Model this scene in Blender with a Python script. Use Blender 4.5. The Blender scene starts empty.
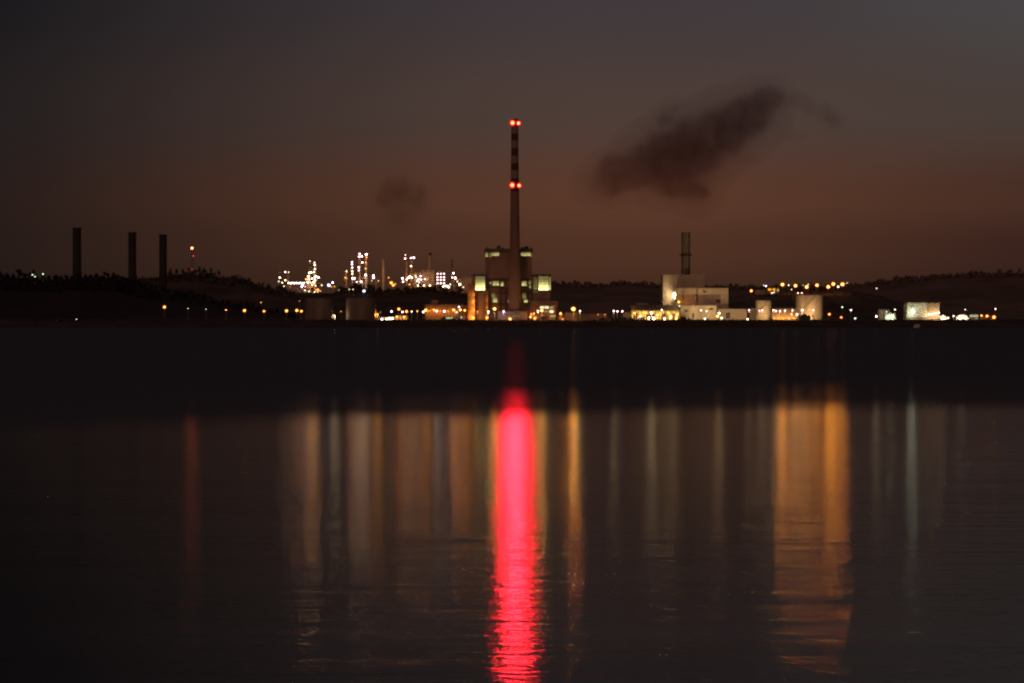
import bpy, math, random
from mathutils import Vector, Matrix
R = random.Random(7)
scn = bpy.context.scene
COL = scn.collection
F, PX0, PY0, H = 3900.0, 512.0, 317.0, 8.0      # focal length in pixels, principal column, horizon row, eye height
GZ = 6.0                                        # level of the made ground behind the sea wall

def X(px, Y): return (px - PX0) * Y / F
def Z(py, Y): return H + (PY0 - py) * Y / F
def P(px, py, Y): return Vector((X(px, Y), Y, Z(py, Y)))
def lin(*c):
    return tuple((v/255/12.92 if v/255 <= .04045 else ((v/255+.055)/1.055)**2.4) for v in c) + (1,)

# ------------------------------------------------------------------ materials
def nmat(name):
    m = bpy.data.materials.new(name); m.use_nodes = True
    nt = m.node_tree; nt.nodes.clear()
    return m, nt, nt.nodes.new('ShaderNodeOutputMaterial')
def surf(name, c, rough=.75, var=.35, scale=.25, streak=1.0, metal=0.0, bump=0.0):
    m, nt, out = nmat(name)
    b = nt.nodes.new('ShaderNodeBsdfPrincipled'); b.inputs['Roughness'].default_value = rough
    b.inputs['Metallic'].default_value = metal
    tc = nt.nodes.new('ShaderNodeTexCoord'); mp = nt.nodes.new('ShaderNodeMapping')
    mp.inputs['Scale'].default_value = (scale, scale, scale*streak)
    no = nt.nodes.new('ShaderNodeTexNoise'); no.inputs['Scale'].default_value = 1; no.inputs['Detail'].default_value = 5
    cr = nt.nodes.new('ShaderNodeValToRGB')
    cr.color_ramp.elements[0].position = .3; cr.color_ramp.elements[1].position = .7
    cr.color_ramp.elements[0].color = tuple(v*(1-var) for v in c) + (1,)
    cr.color_ramp.elements[1].color = tuple(min(1, v*(1+var)) for v in c) + (1,)
    nt.links.new(tc.outputs['Object'], mp.inputs['Vector']); nt.links.new(mp.outputs[0], no.inputs['Vector'])
    nt.links.new(no.outputs['Fac'], cr.inputs[0]); nt.links.new(cr.outputs[0], b.inputs['Base Color'])
    if bump:
        bp = nt.nodes.new('ShaderNodeBump'); bp.inputs['Strength'].default_value = bump; bp.inputs['Distance'].default_value = .3
        nt.links.new(no.outputs['Fac'], bp.inputs['Height']); nt.links.new(bp.outputs[0], b.inputs['Normal'])
    nt.links.new(b.outputs[0], out.inputs[0])
    return m
_em = {}
def emit(c, s):
    k = (tuple(round(v, 3) for v in c), round(s, 3))
    if k not in _em:
        m, nt, out = nmat('lamp_light')
        e = nt.nodes.new('ShaderNodeEmission'); e.inputs[0].default_value = tuple(c) + (1,); e.inputs[1].default_value = s
        nt.links.new(e.outputs[0], out.inputs[0]); m.cycles.emission_sampling = 'NONE'; _em[k] = m
    return _em[k]
def winmat(name, c, lo, hi, p=2.5, patch=.35):
    """lit window: bright low down where the lamps stand, uneven across"""
    m, nt, out = nmat(name)
    e = nt.nodes.new('ShaderNodeEmission'); e.inputs[0].default_value = tuple(c) + (1,)
    tc = nt.nodes.new('ShaderNodeTexCoord'); sp = nt.nodes.new('ShaderNodeSeparateXYZ')
    nt.links.new(tc.outputs['Generated'], sp.inputs[0])
    inv = nt.nodes.new('ShaderNodeMath'); inv.operation = 'SUBTRACT'; inv.inputs[0].default_value = 1
    nt.links.new(sp.outputs['Z'], inv.inputs[1])
    pw = nt.nodes.new('ShaderNodeMath'); pw.operation = 'POWER'; pw.inputs[1].default_value = p
    nt.links.new(inv.outputs[0], pw.inputs[0])
    mr = nt.nodes.new('ShaderNodeMapRange'); mr.inputs['To Min'].default_value = lo; mr.inputs['To Max'].default_value = hi
    nt.links.new(pw.outputs[0], mr.inputs['Value'])
    no = nt.nodes.new('ShaderNodeTexNoise'); no.inputs['Scale'].default_value = .45; no.inputs['Detail'].default_value = 3
    nt.links.new(tc.outputs['Object'], no.inputs['Vector'])
    nr = nt.nodes.new('ShaderNodeMapRange'); nr.inputs['From Min'].default_value = .3; nr.inputs['From Max'].default_value = .7
    nr.inputs['To Min'].default_value = 1-patch; nr.inputs['To Max'].default_value = 1+patch
    nt.links.new(no.outputs['Fac'], nr.inputs['Value'])
    mu = nt.nodes.new('ShaderNodeMath'); mu.operation = 'MULTIPLY'
    nt.links.new(mr.outputs[0], mu.inputs[0]); nt.links.new(nr.outputs[0], mu.inputs[1])
    nt.links.new(mu.outputs[0], e.inputs[1]); nt.links.new(e.outputs[0], out.inputs[0]); m.cycles.emission_sampling = 'NONE'
    return m

M = dict(
    concrete=surf('concrete', (.30, .25, .21), .85, .3, .15, .25),
    clad=surf('brown_cladding', (.19, .125, .10), .7, .3, .2, .15),
    dark=surf('dark_steel', (.035, .03, .03), .6, .4, .5),
    darkclad=surf('dark_cladding', (.075, .06, .055), .7, .35, .2, .2),
    brick=surf('brick_wall', (.27, .16, .10), .9, .35, .5),
    cream=surf('cream_cladding', (.46, .40, .30), .65, .28, .12, .2),
    cream2=surf('pale_sheet_wall', (.36, .31, .25), .7, .28, .12, .2),
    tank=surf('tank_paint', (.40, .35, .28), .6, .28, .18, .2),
    tankdark=surf('weathered_tank_paint', (.16, .13, .11), .7, .3, .18, .2),  # darker base tone for the left tanks
    white=surf('white_render', (.62, .63, .54), .7, .06, .12, .3),
    steel=surf('galvanised_steel', (.33, .32, .31), .5, .25, .6, .5, .4),
    rust=surf('rusty_steel', (.17, .11, .075), .7, .4, .4),
    pole=surf('grey_pole_paint', (.22, .21, .20), .55, .2, 1.5),
    wood2=surf('ridge_scrub', (.075, .055, .045), .95, .5, .03, bump=.6),
    soil=surf('shore_ground', (.05, .037, .036), .95, .5, .06, bump=.4),
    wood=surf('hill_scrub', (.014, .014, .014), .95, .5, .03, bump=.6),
    woodfar=surf('far_hill_scrub', (.15, .105, .095), .95, .4, .015, bump=.4),  # distance haze put into the paler base colour
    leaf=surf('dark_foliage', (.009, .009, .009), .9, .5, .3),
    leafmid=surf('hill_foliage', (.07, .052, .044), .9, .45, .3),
    leaffar=surf('far_foliage', (.14, .10, .09), .9, .4, .2),  # paler too, carrying the same haze in its colour
    bark=surf('bark', (.07, .05, .04), .9, .4, 1.0),
    stackdark=surf('sooty_concrete', (.024, .021, .020), .9, .3, .2, .2),  # near-black base tone with mild mottling
    hillwall=surf('hill_house_wall', (.35, .27, .2), .8, .2, .3),
    redpaint=surf('red_paint', (.35, .05, .04), .7, .3, .3),
    carpaint=surf('dark_van_paint', (.03, .03, .035), .4, .2, .6),
    slip=surf('slipway_concrete', (.75, .73, .68), .85, .25, .4),
)
M['win_big'] = winmat('tall_lit_glazing', lin(215, 198, 120)[:3], .34, 8.0, 3.0, .25)
M['win_mid'] = winmat('lit_window', lin(215, 200, 125)[:3], .30, 1.5, 1.4, .6)
M['win_dim'] = winmat('dim_window', lin(200, 180, 105)[:3], .12, .45, 1.0, .6)
M['win_white'] = winmat('white_lit_window', lin(255, 235, 190)[:3], 1.0, 2.2, .8, .4)
M['win_amber'] = winmat('amber_window', lin(255, 165, 40)[:3], .9, 2.0, .8, .4)
M['win_green'] = winmat('green_white_window', lin(205, 225, 170)[:3], .6, 1.2, .8, .4)
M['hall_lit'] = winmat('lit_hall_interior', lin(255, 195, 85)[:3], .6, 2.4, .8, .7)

# ------------------------------------------------------------------ mesh builder
ORG = {}
class MB:
    def __init__(s): s.v = []; s.f = []; s.sm = []
    def add(s, vs, fs, smooth=False):
        o = len(s.v); s.v += [tuple(p) for p in vs]
        for f in fs: s.f.append(tuple(i+o for i in f)); s.sm.append(smooth)
        return s
    def box(s, x0, x1, y0, y1, z0, z1):
        return s.add([(x0,y0,z0),(x1,y0,z0),(x1,y1,z0),(x0,y1,z0),(x0,y0,z1),(x1,y0,z1),(x1,y1,z1),(x0,y1,z1)],
              [(0,3,2,1),(4,5,6,7),(0,1,5,4),(1,2,6,5),(2,3,7,6),(3,0,4,7)])
    def lathe(s, cx, cy, prof, n=24, smooth=True):
        vs = []; fs = []
        for (z, r) in prof:
            for k in range(n):
                a = 2*math.pi*k/n; vs.append((cx+r*math.cos(a), cy+r*math.sin(a), z))
        for i in range(len(prof)-1):
            for k in range(n):
                k2 = (k+1) % n; fs.append((i*n+k, i*n+k2, (i+1)*n+k2, (i+1)*n+k))
        s.add(vs, fs, smooth)
        m = len(prof)-1
        s.add([vs[k] for k in range(n)], [tuple(reversed(range(n)))]); s.add([vs[m*n+k] for k in range(n)], [tuple(range(n))])
        return s
    def tube(s, p, q, r, r2=None, n=8):
        p = Vector(p); q = Vector(q); r2 = r if r2 is None else r2
        d = (q-p).normalized(); a = d.orthogonal().normalized(); b = d.cross(a)
        vs = []
        for c, rr in ((p, r), (q, r2)):
            for k in range(n):
                t = 2*math.pi*k/n; vs.append(c + (a*math.cos(t)+b*math.sin(t))*rr)
        fs = [(k, (k+1) % n, n+(k+1) % n, n+k) for k in range(n)]
        s.add(vs, fs, True); s.add(vs, [tuple(reversed(range(n))), tuple(range(n, 2*n))]); return s
    def ball(s, c, r, n=8, m=5, sz=1.0):
        prof = []
        vs = [(c[0], c[1], c[2]-r*sz)]
        for i in range(1, m):
            t = -math.pi/2+math.pi*i/m
            for k in range(n):
                a = 2*math.pi*k/n; vs.append((c[0]+r*math.cos(t)*math.cos(a), c[1]+r*math.cos(t)*math.sin(a), c[2]+r*sz*math.sin(t)))
        vs.append((c[0], c[1], c[2]+r*sz)); fs = []
        for k in range(n): fs.append((0, 1+(k+1) % n, 1+k))
        for i in range(m-2):
            for k in range(n): fs.append((1+i*n+k, 1+i*n+(k+1) % n, 1+(i+1)*n+(k+1) % n, 1+(i+1)*n+k))
        e = len(vs)-1
        for k in range(n): fs.append((e, 1+(m-2)*n+k, 1+(m-2)*n+(k+1) % n))
        return s.add(vs, fs, True)
    def prism(s, poly, y0, y1):   # polygon in (x, z), extruded along y
        n = len(poly)
        vs = [(x, y0, z) for x, z in poly] + [(x, y1, z) for x, z in poly]
        fs = [tuple(range(n)), tuple(reversed(range(n, 2*n)))] + [((k+1) % n, k, n+k, n+(k+1) % n) for k in range(n)]
        return s.add(vs, fs)
    def build(s, name, mat, parent=None, loc=None):
        o = ORG.get(parent.as_pointer(), Vector((0,0,0))) if parent else Vector(loc or (0,0,0))
        me = bpy.data.meshes.new(name)
        me.from_pydata([(x-o.x, y-o.y, z-o.z) for x, y, z in s.v], [], s.f)
        me.polygons.foreach_set('use_smooth', s.sm); me.materials.append(mat); me.update()
        ob = bpy.data.objects.new(name, me); COL.objects.link(ob)
        if parent: ob.parent = parent
        else: ob.location = o
        ORG[ob.as_pointer()] = o
        return ob
def tag(o, label, cat, group=None, kind=None):
    if label: o['label'] = label
    if cat: o['category'] = cat
    if group: o['group'] = group
    if kind: o['kind'] = kind
    return o
def thing(name, label, cat, loc, group=None):
    e = bpy.data.objects.new(name, None); COL.objects.link(e); e.location = loc; e.empty_display_size = 1
    ORG[e.as_pointer()] = Vector(loc)
    return tag(e, label, cat, group)
def part(root, name, mat, *boxes):
    m = MB()
    for b in boxes: m.box(*b)
    return m.build(name, mat, root)
def pbox(px0, px1, pyt, pyb, Y, d, ztop=None, zbot=None):
    """box whose front face spans those columns/rows at depth Y and runs d metres back"""
    return (X(px0, Y), X(px1, Y), Y, Y+d, (Z(pyb, Y) if zbot is None else zbot), (Z(pyt, Y) if ztop is None else ztop))

# ------------------------------------------------------------------ camera, render settings, world
cam = bpy.data.cameras.new('camera'); co = bpy.data.objects.new('camera', cam); COL.objects.link(co)
co.location = (0, 0, H); co.rotation_euler = (math.radians(90), 0, 0)
cam.sensor_width = 36; cam.lens = 36*F/1024; cam.shift_y = -(341.5-PY0)/1024
cam.clip_start = 1; cam.clip_end = 60000; scn.camera = co
scn.view_settings.view_transform = 'Standard'; scn.view_settings.look = 'None'; scn.view_settings.exposure = 0
cy = scn.cycles
cy.filter_width = 2.3
cy.use_denoising = True; cy.denoiser = 'OPENIMAGEDENOISE'; cy.denoising_input_passes = 'RGB'
cy.max_bounces = 4; cy.diffuse_bounces = 1; cy.glossy_bounces = 2; cy.transparent_max_bounces = 12; cy.volume_bounces = 0
cy.sample_clamp_indirect = 4
cy.caustics_reflective = False; cy.caustics_refractive = False
cy.use_light_tree = True

w = bpy.data.worlds.new('World'); scn.world = w; w.use_nodes = True
nt = w.node_tree; nt.nodes.clear()
wo = nt.nodes.new('ShaderNodeOutputWorld'); bg = nt.nodes.new('ShaderNodeBackground')
tc = nt.nodes.new('ShaderNodeTexCoord'); sp = nt.nodes.new('ShaderNodeSeparateXYZ')
nt.links.new(tc.outputs['Generated'], sp.inputs[0])
mr = nt.nodes.new('ShaderNodeMapRange'); mr.inputs['From Max'].default_value = .25
nt.links.new(sp.outputs['Z'], mr.inputs['Value'])
def ramp(stops):
    r = nt.nodes.new('ShaderNodeValToRGB'); cr = r.color_ramp; cr.interpolation = 'EASE'
    while len(cr.elements) < len(stops): cr.elements.new(.5)
    for e, (py, c) in zip(cr.elements, stops):
        e.position = max(0, min(1, (PY0-py)/F/.25)); e.color = lin(*c)
    nt.links.new(mr.outputs[0], r.inputs[0]); return r
far_up = (-640, (37, 34, 35))
rl = ramp([(300, (33,24,21)), (230, (33,25,23)), (110, (31,27,28)), (0, (23,22,25)), (-640, (22,20,22))])
rc = ramp([(300, (64,41,29)), (245, (80,50,36)), (200, (90,57,42)), (110, (77,61,55)), (0, (65,57,59)), far_up])
rr = ramp([(300, (41,27,25)), (250, (54,33,28)), (200, (69,44,35)), (110, (72,61,56)), (0, (72,69,70)), far_up])
def azr(a, b):
    m = nt.nodes.new('ShaderNodeMapRange'); m.interpolation_type = 'SMOOTHSTEP'
    m.inputs['From Min'].default_value = (a-PX0)/F; m.inputs['From Max'].default_value = (b-PX0)/F
    nt.links.new(sp.outputs['X'], m.inputs['Value']); return m
a1, a2 = azr(-120, 620), azr(640, 1120)
m1 = nt.nodes.new('ShaderNodeMix'); m1.data_type = 'RGBA'; m2 = nt.nodes.new('ShaderNodeMix'); m2.data_type = 'RGBA'
nt.links.new(a1.outputs[0], m1.inputs[0]); nt.links.new(rl.outputs[0], m1.inputs[6]); nt.links.new(rc.outputs[0], m1.inputs[7])
nt.links.new(a2.outputs[0], m2.inputs[0]); nt.links.new(m1.outputs[2], m2.inputs[6]); nt.links.new(rr.outputs[0], m2.inputs[7])
nt.links.new(m2.outputs[2], bg.inputs[0]); bg.inputs[1].default_value = 1.0
nt.links.new(bg.outputs[0], wo.inputs[0])

sun = bpy.data.lights.new('twilight', 'SUN'); so = bpy.data.objects.new('twilight', sun); COL.objects.link(so)  # dim warm fill added from behind the camera to lift hills and buildings
sun.energy = .40; sun.angle = math.radians(12); sun.color = (1, .47, .31)
so.rotation_euler = (math.radians(72), 0, math.radians(-18))

# ------------------------------------------------------------------ water
ANISO = .5    # the ripples run across the view
m, nt, out = nmat('harbour_water')
geo = nt.nodes.new('ShaderNodeNewGeometry'); sep = nt.nodes.new('ShaderNodeSeparateXYZ')
nt.links.new(geo.outputs['Position'], sep.inputs[0])
def mth(op, a, b=None, c=None, clamp=False):
    n = nt.nodes.new('ShaderNodeMath'); n.operation = op; n.use_clamp = clamp
    for i, v in enumerate((a, b, c)):
        if v is None: continue
        if isinstance(v, (int, float)): n.inputs[i].default_value = v
        else: nt.links.new(v, n.inputs[i])
    return n.outputs[0]
def noise(sx, sy, detail=3, off=0, rough=.5):
    mp = nt.nodes.new('ShaderNodeMapping'); mp.inputs['Scale'].default_value = (sx, sy, 1); mp.inputs['Location'].default_value = (off, off*1.7, 0)
    n = nt.nodes.new('ShaderNodeTexNoise'); n.inputs['Scale'].default_value = 1; n.inputs['Detail'].default_value = detail
    n.inputs['Roughness'].default_value = rough
    nt.links.new(geo.outputs['Position'], mp.inputs[0]); nt.links.new(mp.outputs[0], n.inputs['Vector']); return n.outputs['Fac']
def smooth(v, a, b, t0=0, t1=1):
    n = nt.nodes.new('ShaderNodeMapRange'); n.interpolation_type = 'SMOOTHSTEP'
    n.inputs['From Min'].default_value = a; n.inputs['From Max'].default_value = b
    n.inputs['To Min'].default_value = t0; n.inputs['To Max'].default_value = t1
    nt.links.new(v, n.inputs['Value']); return n.outputs[0]
xs, ys = sep.outputs['X'], sep.outputs['Y']
# wind line: calm on this side; beyond it reflections are dimmed through the colour
edge = mth('SUBTRACT', ys, mth('MULTIPLY', xs, .8))
edge = mth('ADD', edge, mth('MULTIPLY', mth('SUBTRACT', noise(.03, .010, 4), .5), 70))
reflective1 = smooth(edge, 288, 348, 1, 0)        # near side, reflection kept
edge2 = mth('ADD', edge, mth('MULTIPLY', mth('SUBTRACT', noise(.02, .008, 4, 31), .5), 150))
reflective2 = smooth(edge2, 320, 470, 1, 0)        # belt behind it, reflection mostly dimmed
calm = mth('ADD', mth('MULTIPLY', reflective1, .93), mth('MULTIPLY', reflective2, .07))
streak = noise(.012, .10, 4, 5)
gl = nt.nodes.new('ShaderNodeBsdfGlossy'); gl.distribution = 'BECKMANN'
fr = nt.nodes.new('ShaderNodeFresnel'); fr.inputs['IOR'].default_value = 1.33
amt = mth('ADD', mth('MULTIPLY', calm, .49), .0012)
amt = mth('MULTIPLY', amt, mth('ADD', mth('MULTIPLY', streak, .35), .82))
amt = mth('MULTIPLY', amt, smooth(ys, 55, 260, .58, 1.0))  # grazing falloff of the reflection put in by distance
cc = nt.nodes.new('ShaderNodeCombineColor')
for i in range(3): nt.links.new(amt, cc.inputs[i])
nt.links.new(cc.outputs[0], gl.inputs['Color'])
rgh = smooth(ys, 70, 260, .096, .128)
nt.links.new(rgh, gl.inputs['Roughness'])
tg = nt.nodes.new('ShaderNodeCombineXYZ'); tg.inputs[1].default_value = 1; nt.links.new(tg.outputs[0], gl.inputs['Tangent'])
gl.inputs['Anisotropy'].default_value = ANISO
h = mth('ADD', mth('MULTIPLY', noise(.9, 1.6, 3, 3), .5), mth('MULTIPLY', noise(.16, .5, 2, 9), 1.3))
h = mth('ADD', h, mth('MULTIPLY', noise(.05, .13, 2, 21), 1.2))
h = mth('ADD', h, mth('MULTIPLY', noise(2.6, 3.4, 3, 13), .42))
bp = nt.nodes.new('ShaderNodeBump'); bp.inputs['Strength'].default_value = 1; bp.inputs['Distance'].default_value = .026
nt.links.new(h, bp.inputs['Height']); nt.links.new(bp.outputs[0], gl.inputs['Normal'])
df = nt.nodes.new('ShaderNodeBsdfDiffuse'); df.inputs[0].default_value = (.004, .004, .005, 1)
dc = nt.nodes.new('ShaderNodeMix'); dc.data_type = 'RGBA'; dc.inputs[6].default_value = (.115, .135, .185, 1); dc.inputs[7].default_value = (.004, .004, .005, 1)  # far tone put into the diffuse colour in place of reflected sky
nt.links.new(calm, dc.inputs[0]); nt.links.new(dc.outputs[2], df.inputs[0])
ad = nt.nodes.new('ShaderNodeAddShader'); nt.links.new(gl.outputs[0], ad.inputs[0]); nt.links.new(df.outputs[0], ad.inputs[1])
nt.links.new(ad.outputs[0], out.inputs[0]); M['water'] = m
wm = MB(); wm.add([(-9000,-1500,0),(9000,-1500,0),(9000,2920,0),(-9000,2920,0)], [(0,1,2,3)])
tag(wm.build('water', M['water']), 'dark calm harbour water with long light reflections', 'water', kind='structure')

# ------------------------------------------------------------------ ground and hills
from mathutils import noise as mn
def interp(tab, x):
    if x <= tab[0][0]: return tab[0][1]
    for (a, b), (c, d) in zip(tab, tab[1:]):
        if x <= c:
            t = (x-a)/(c-a); t = t*t*(3-2*t); return b+(d-b)*t
    return tab[-1][1]
ys_ = [2888, 2896, 2904, 2910, 2916, 2922, 2930, 2945, 2980, 3050, 3200, 3500, 4000, 5000, 7000, 12000, 30000]
zs_ = [-1.2, .2, 1.6, 3.0, 4.4, 5.3, 5.8, 6, 6, 6, 6, 6, 6, 6, 6, 6, 6]
xs_ = [-30000, -9000, -4000, -2000] + [-1400+20*i for i in range(141)] + [2000, 4000, 9000, 30000]
g = MB(); vs = []; fs = []
for j, y in enumerate(ys_):
    for x in xs_:
        n = mn.noise(Vector((x*.02, y*.05, 3)))*1.0 + mn.noise(Vector((x*.11, y*.2, 7)))*.45
        vs.append((x, y + (n*4 if j < 6 else 0), zs_[j] + (n*.55 if 0 < j < 7 else 0)))
nx = len(xs_)
for j in range(len(ys_)-1):
    for i in range(nx-1): fs.append((j*nx+i, j*nx+i+1, (j+1)*nx+i+1, (j+1)*nx+i))
g.add(vs, fs, True); tag(g.build('ground', M['soil']), 'dark low shore and flat ground of the works', 'ground', kind='structure')

def hill(name, label, mat, Y, depth_f, depth_b, tab, px_a, px_b, step, back=None):
    """a ridge at depth Y whose crest follows the table of (column, row)"""
    b = MB(); vs = []; fs = []
    cols = []; px = px_a
    while px <= px_b: cols.append(px); px += step
    T = [-1, -.8, -.6, -.42, -.28, -.15, -.06, 0, .1, .3, .6, 1]
    for px in cols:
        zc = Z(interp(tab, px), Y) - 6
        x = X(px, Y)
        for t in T:
            y = Y + (t*depth_f if t < 0 else t*depth_b)
            s = (1-abs(t))**1.25 if t < 0 else 1-t*t*.8
            n = mn.noise(Vector((x*.02, y*.02, 1)))*3*(1-abs(abs(t)-.5)*2)*(0 if t == 0 else 1)
            vs.append((x, y, 5.5 + max(0, zc)*s + n*(.3 if zc < 10 else 1) - (2 if abs(t) == 1 else 0)))
    k = len(T)
    for i in range(len(cols)-1):
        for j in range(k-1): fs.append((i*k+j, (i+1)*k+j, (i+1)*k+j+1, i*k+j+1))
    b.add(vs, fs, True)
    return tag(b.build(name, mat), label, 'hill', kind='structure')
NEAR = [(-400,262),(-100,268),(0,276),(50,279),(87,277),(117,278),(140,287),(175,293),(195,297),(210,301),(235,305),(270,311),(300,318),(330,322)]
BACK = [(-400,283),(100,281),(150,279),(170,275.5),(200,274),(225,278),(247,281),(262,287),(280,290),(300,295),(330,296),(345,290.5),(365,290),(400,292),(430,288.5),(440,290.5),(460,294),(475,297),(520,304),(600,316)]
FAR = [(-500,300),(440,296),(500,290),(540,287),(556,285.5),(600,286.5),(620,284.5),(640,285),(660,287),(720,288),(765,289),(820,289),(850,287),(880,283.5),(900,280.5),(950,277),(1000,275),(1100,272),(1400,276)]
RIGHT = [(690,316),(715,300),(740,294.5),(765,292.5),(785,290.5),(810,290),(850,290),(875,294),(900,301),(940,312),(960,317)]
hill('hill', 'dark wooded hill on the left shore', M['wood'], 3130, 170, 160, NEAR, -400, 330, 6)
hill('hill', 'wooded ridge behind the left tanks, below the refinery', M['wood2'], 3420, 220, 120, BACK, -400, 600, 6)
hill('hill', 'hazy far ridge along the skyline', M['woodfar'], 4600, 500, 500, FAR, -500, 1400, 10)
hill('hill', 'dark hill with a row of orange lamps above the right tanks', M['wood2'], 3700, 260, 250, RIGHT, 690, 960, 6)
# plateau that carries the refinery
RZ = Z(293, 3620)
pl = MB(); pl.add([(X(235,3560),3440,5),(X(500,3560),3440,5),(X(490,3560),3480,RZ-1),(X(245,3560),3480,RZ-1),(X(490,3560),3900,RZ-1),(X(245,3560),3900,RZ-1),(X(500,3560),3960,5),(X(235,3560),3960,5)],
   [(0,1,2,3),(3,2,4,5),(5,4,6,7),(1,6,4,2),(0,3,5,7)])
tag(pl.build('terrain', M['soil']), 'level shelf of land under the refinery', 'ground', kind='structure')

# ------------------------------------------------------------------ vegetation
def crown(mb, c, r, hh, n, conic=False, leaf=1.5, rnd=R):
    """many small leaf-clump faces spread through an uneven crown"""
    blobs = []
    for k in range(6):
        a = rnd.random()*6.283; q = rnd.random()
        blobs.append((c[0]+math.cos(a)*r*.55*rnd.random(), c[1]+math.sin(a)*r*.55*rnd.random(), c[2]+hh*(.15+.75*q), r*(.45+.3*rnd.random())*(1.15-q*(1.0 if conic else .45))))
    for k in range(n):
        b = blobs[k % 6]
        while True:
            d = Vector((rnd.uniform(-1,1), rnd.uniform(-1,1), rnd.uniform(-1,1)))
            if .1 < d.length < 1: break
        p = Vector(b[:3]) + d*b[3]
        u = Vector((rnd.gauss(0,1), rnd.gauss(0,1), rnd.gauss(0,1))).normalized(); v = u.orthogonal().normalized()
        s = leaf*rnd.uniform(.5, 1.15); t = s*rnd.uniform(.5, .9)
        mb.add([p-u*s, p-v*t, p+u*s*.9, p+v*t*1.1], [(0,1,2,3)])
def wood(label, mat, Y, tab, pa, pb, n, hmin, hmax, rows=2, leaf=1.6, nl=60, drop=0):
    mb = MB()
    for k in range(n):
        px = pa+(pb-pa)*(k+R.random()*.8)/n
        row = k % rows; y = Y - row*14 + R.uniform(-4, 4)
        z = Z(interp(tab, px), Y) - 2.5 - row*3 - drop
        hgt = R.uniform(hmin, hmax); r = hgt*R.uniform(.36, .55)
        mb.tube((X(px,y), y, z-4), (X(px,y), y, z+hgt*.6), .35, .15, 5)
        crown(mb, (X(px,y), y, z), r, hgt, nl, R.random() < .25, leaf)
    return tag(mb.build('woodland', mat), label, 'woodland', kind='stuff')
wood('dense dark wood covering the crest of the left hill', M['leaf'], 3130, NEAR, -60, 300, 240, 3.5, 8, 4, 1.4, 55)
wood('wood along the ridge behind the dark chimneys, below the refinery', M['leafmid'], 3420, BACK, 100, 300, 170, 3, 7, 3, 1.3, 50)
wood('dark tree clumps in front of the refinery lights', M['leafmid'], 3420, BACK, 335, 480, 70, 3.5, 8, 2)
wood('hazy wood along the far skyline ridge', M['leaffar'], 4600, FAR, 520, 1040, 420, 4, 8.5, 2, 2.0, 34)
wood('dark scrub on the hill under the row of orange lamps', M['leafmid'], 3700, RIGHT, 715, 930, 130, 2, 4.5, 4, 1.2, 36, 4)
mb = MB()
for k in range(330):
    px = -20+1064*(k+R.random())/330; y = R.uniform(2916, 2928)
    if 905 < px < 924: continue
    hb = R.uniform(.5, 1.7)*(1.6 if mn.noise(Vector((px*.03, 0, 5))) > .15 else .8)
    crown(mb, (X(px,y), y, 4.6), R.uniform(1.2, 2.6), hb, 22, False, .7)
tag(mb.build('scrub', M['leafmid']), 'low dark scrub along the top of the shore bank', 'scrub', kind='stuff')

def tree(px, pyb, pyt, Y, label, group=None, conic=True, spread=.3, n=110, leaf=.8, mat='leaf', name='tree', cat='tree'):
    b = P(px, pyb, Y); t = P(px, pyt, Y); hh = (t-b).z
    e = thing(name, label, cat, b, group)
    tr = MB(); tr.tube(b-Vector((0,0,1.5)), b+Vector((.2,0,hh*.55)), hh*.035+.1, hh*.015+.05, 7)
    for k in range(6):
        a = k*1.9; q = .25+.1*k
        tr.tube(b+Vector((0,0,hh*q)), b+Vector((math.cos(a)*hh*spread*.8, math.sin(a)*hh*spread*.8, hh*(q+.12))), .14, .05, 5)
    tr.build('trunk', M['bark'], e)
    c = MB(); crown(c, b+Vector((0,0,hh*.12)), hh*spread, hh*.86, n, conic, leaf); c.build('crown', M[mat], e)
    return e
pos = [(170,'first'),(176,'second'),(183,'third'),(189,'fourth'),(199.5,'fifth'),(204,'sixth'),(211,'seventh'),(219,'eighth')]
for px, o in pos:
    pt = interp(BACK, px)-R.uniform(6.5, 9)
    tree(px, interp(BACK, px)+1, pt, 3400, f'{o} tree from the left on the ridge under the red mast lights', 'trees standing along the ridge by the mast', True, .28, 90, 1.0, 'leafmid')
def ragged_tree():
    Y = 3012; b = P(664.5, 318.5, Y); e = thing('tree', 'thin ragged tree with bare tiered branches against the tall pale block', 'tree', b)
    t = MB(); top = P(665, 290, Y); t.tube(b, top, .3, .08, 7)
    c = MB()
    for k in range(9):
        q = .45+.06*k; p0 = b.lerp(top, q)
        for sgn in (-1, 1):
            L = R.uniform(1.6, 3.6)*(1.25-q)*1.4
            p1 = p0+Vector((sgn*L, R.uniform(-1,1), .9+R.uniform(-.3,.6))); t.tube(p0, p1, .1, .04, 5)
            for i in range(9):
                p = p0.lerp(p1, R.uniform(.35, 1.05)); u = Vector((R.uniform(-1,1), R.uniform(-1,1), R.uniform(-.4,.4))).normalized()*R.uniform(.35,.7); v = u.orthogonal().normalized()*.3
                c.add([p-u, p-v, p+u, p+v], [(0,1,2,3)])
    t.build('trunk', M['bark'], e); c.build('crown', M['leaf'], e)
ragged_tree()
for px, top, lab in ((770.8,316.8,'small round dark bush in front of the smaller right tank'), (822,317.6,'low dark bush at the right foot of the big lit tank'), (602,317.2,'dark bush on the bank left of the three tall pink lamps'), (689,317.4,'dark bush beside the parked dark van at the pale block')):
    tree(px, 320.2, top, 2935, lab, None, False, .75, 70, .5, 'leaf', 'bush', 'bush')

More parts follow.
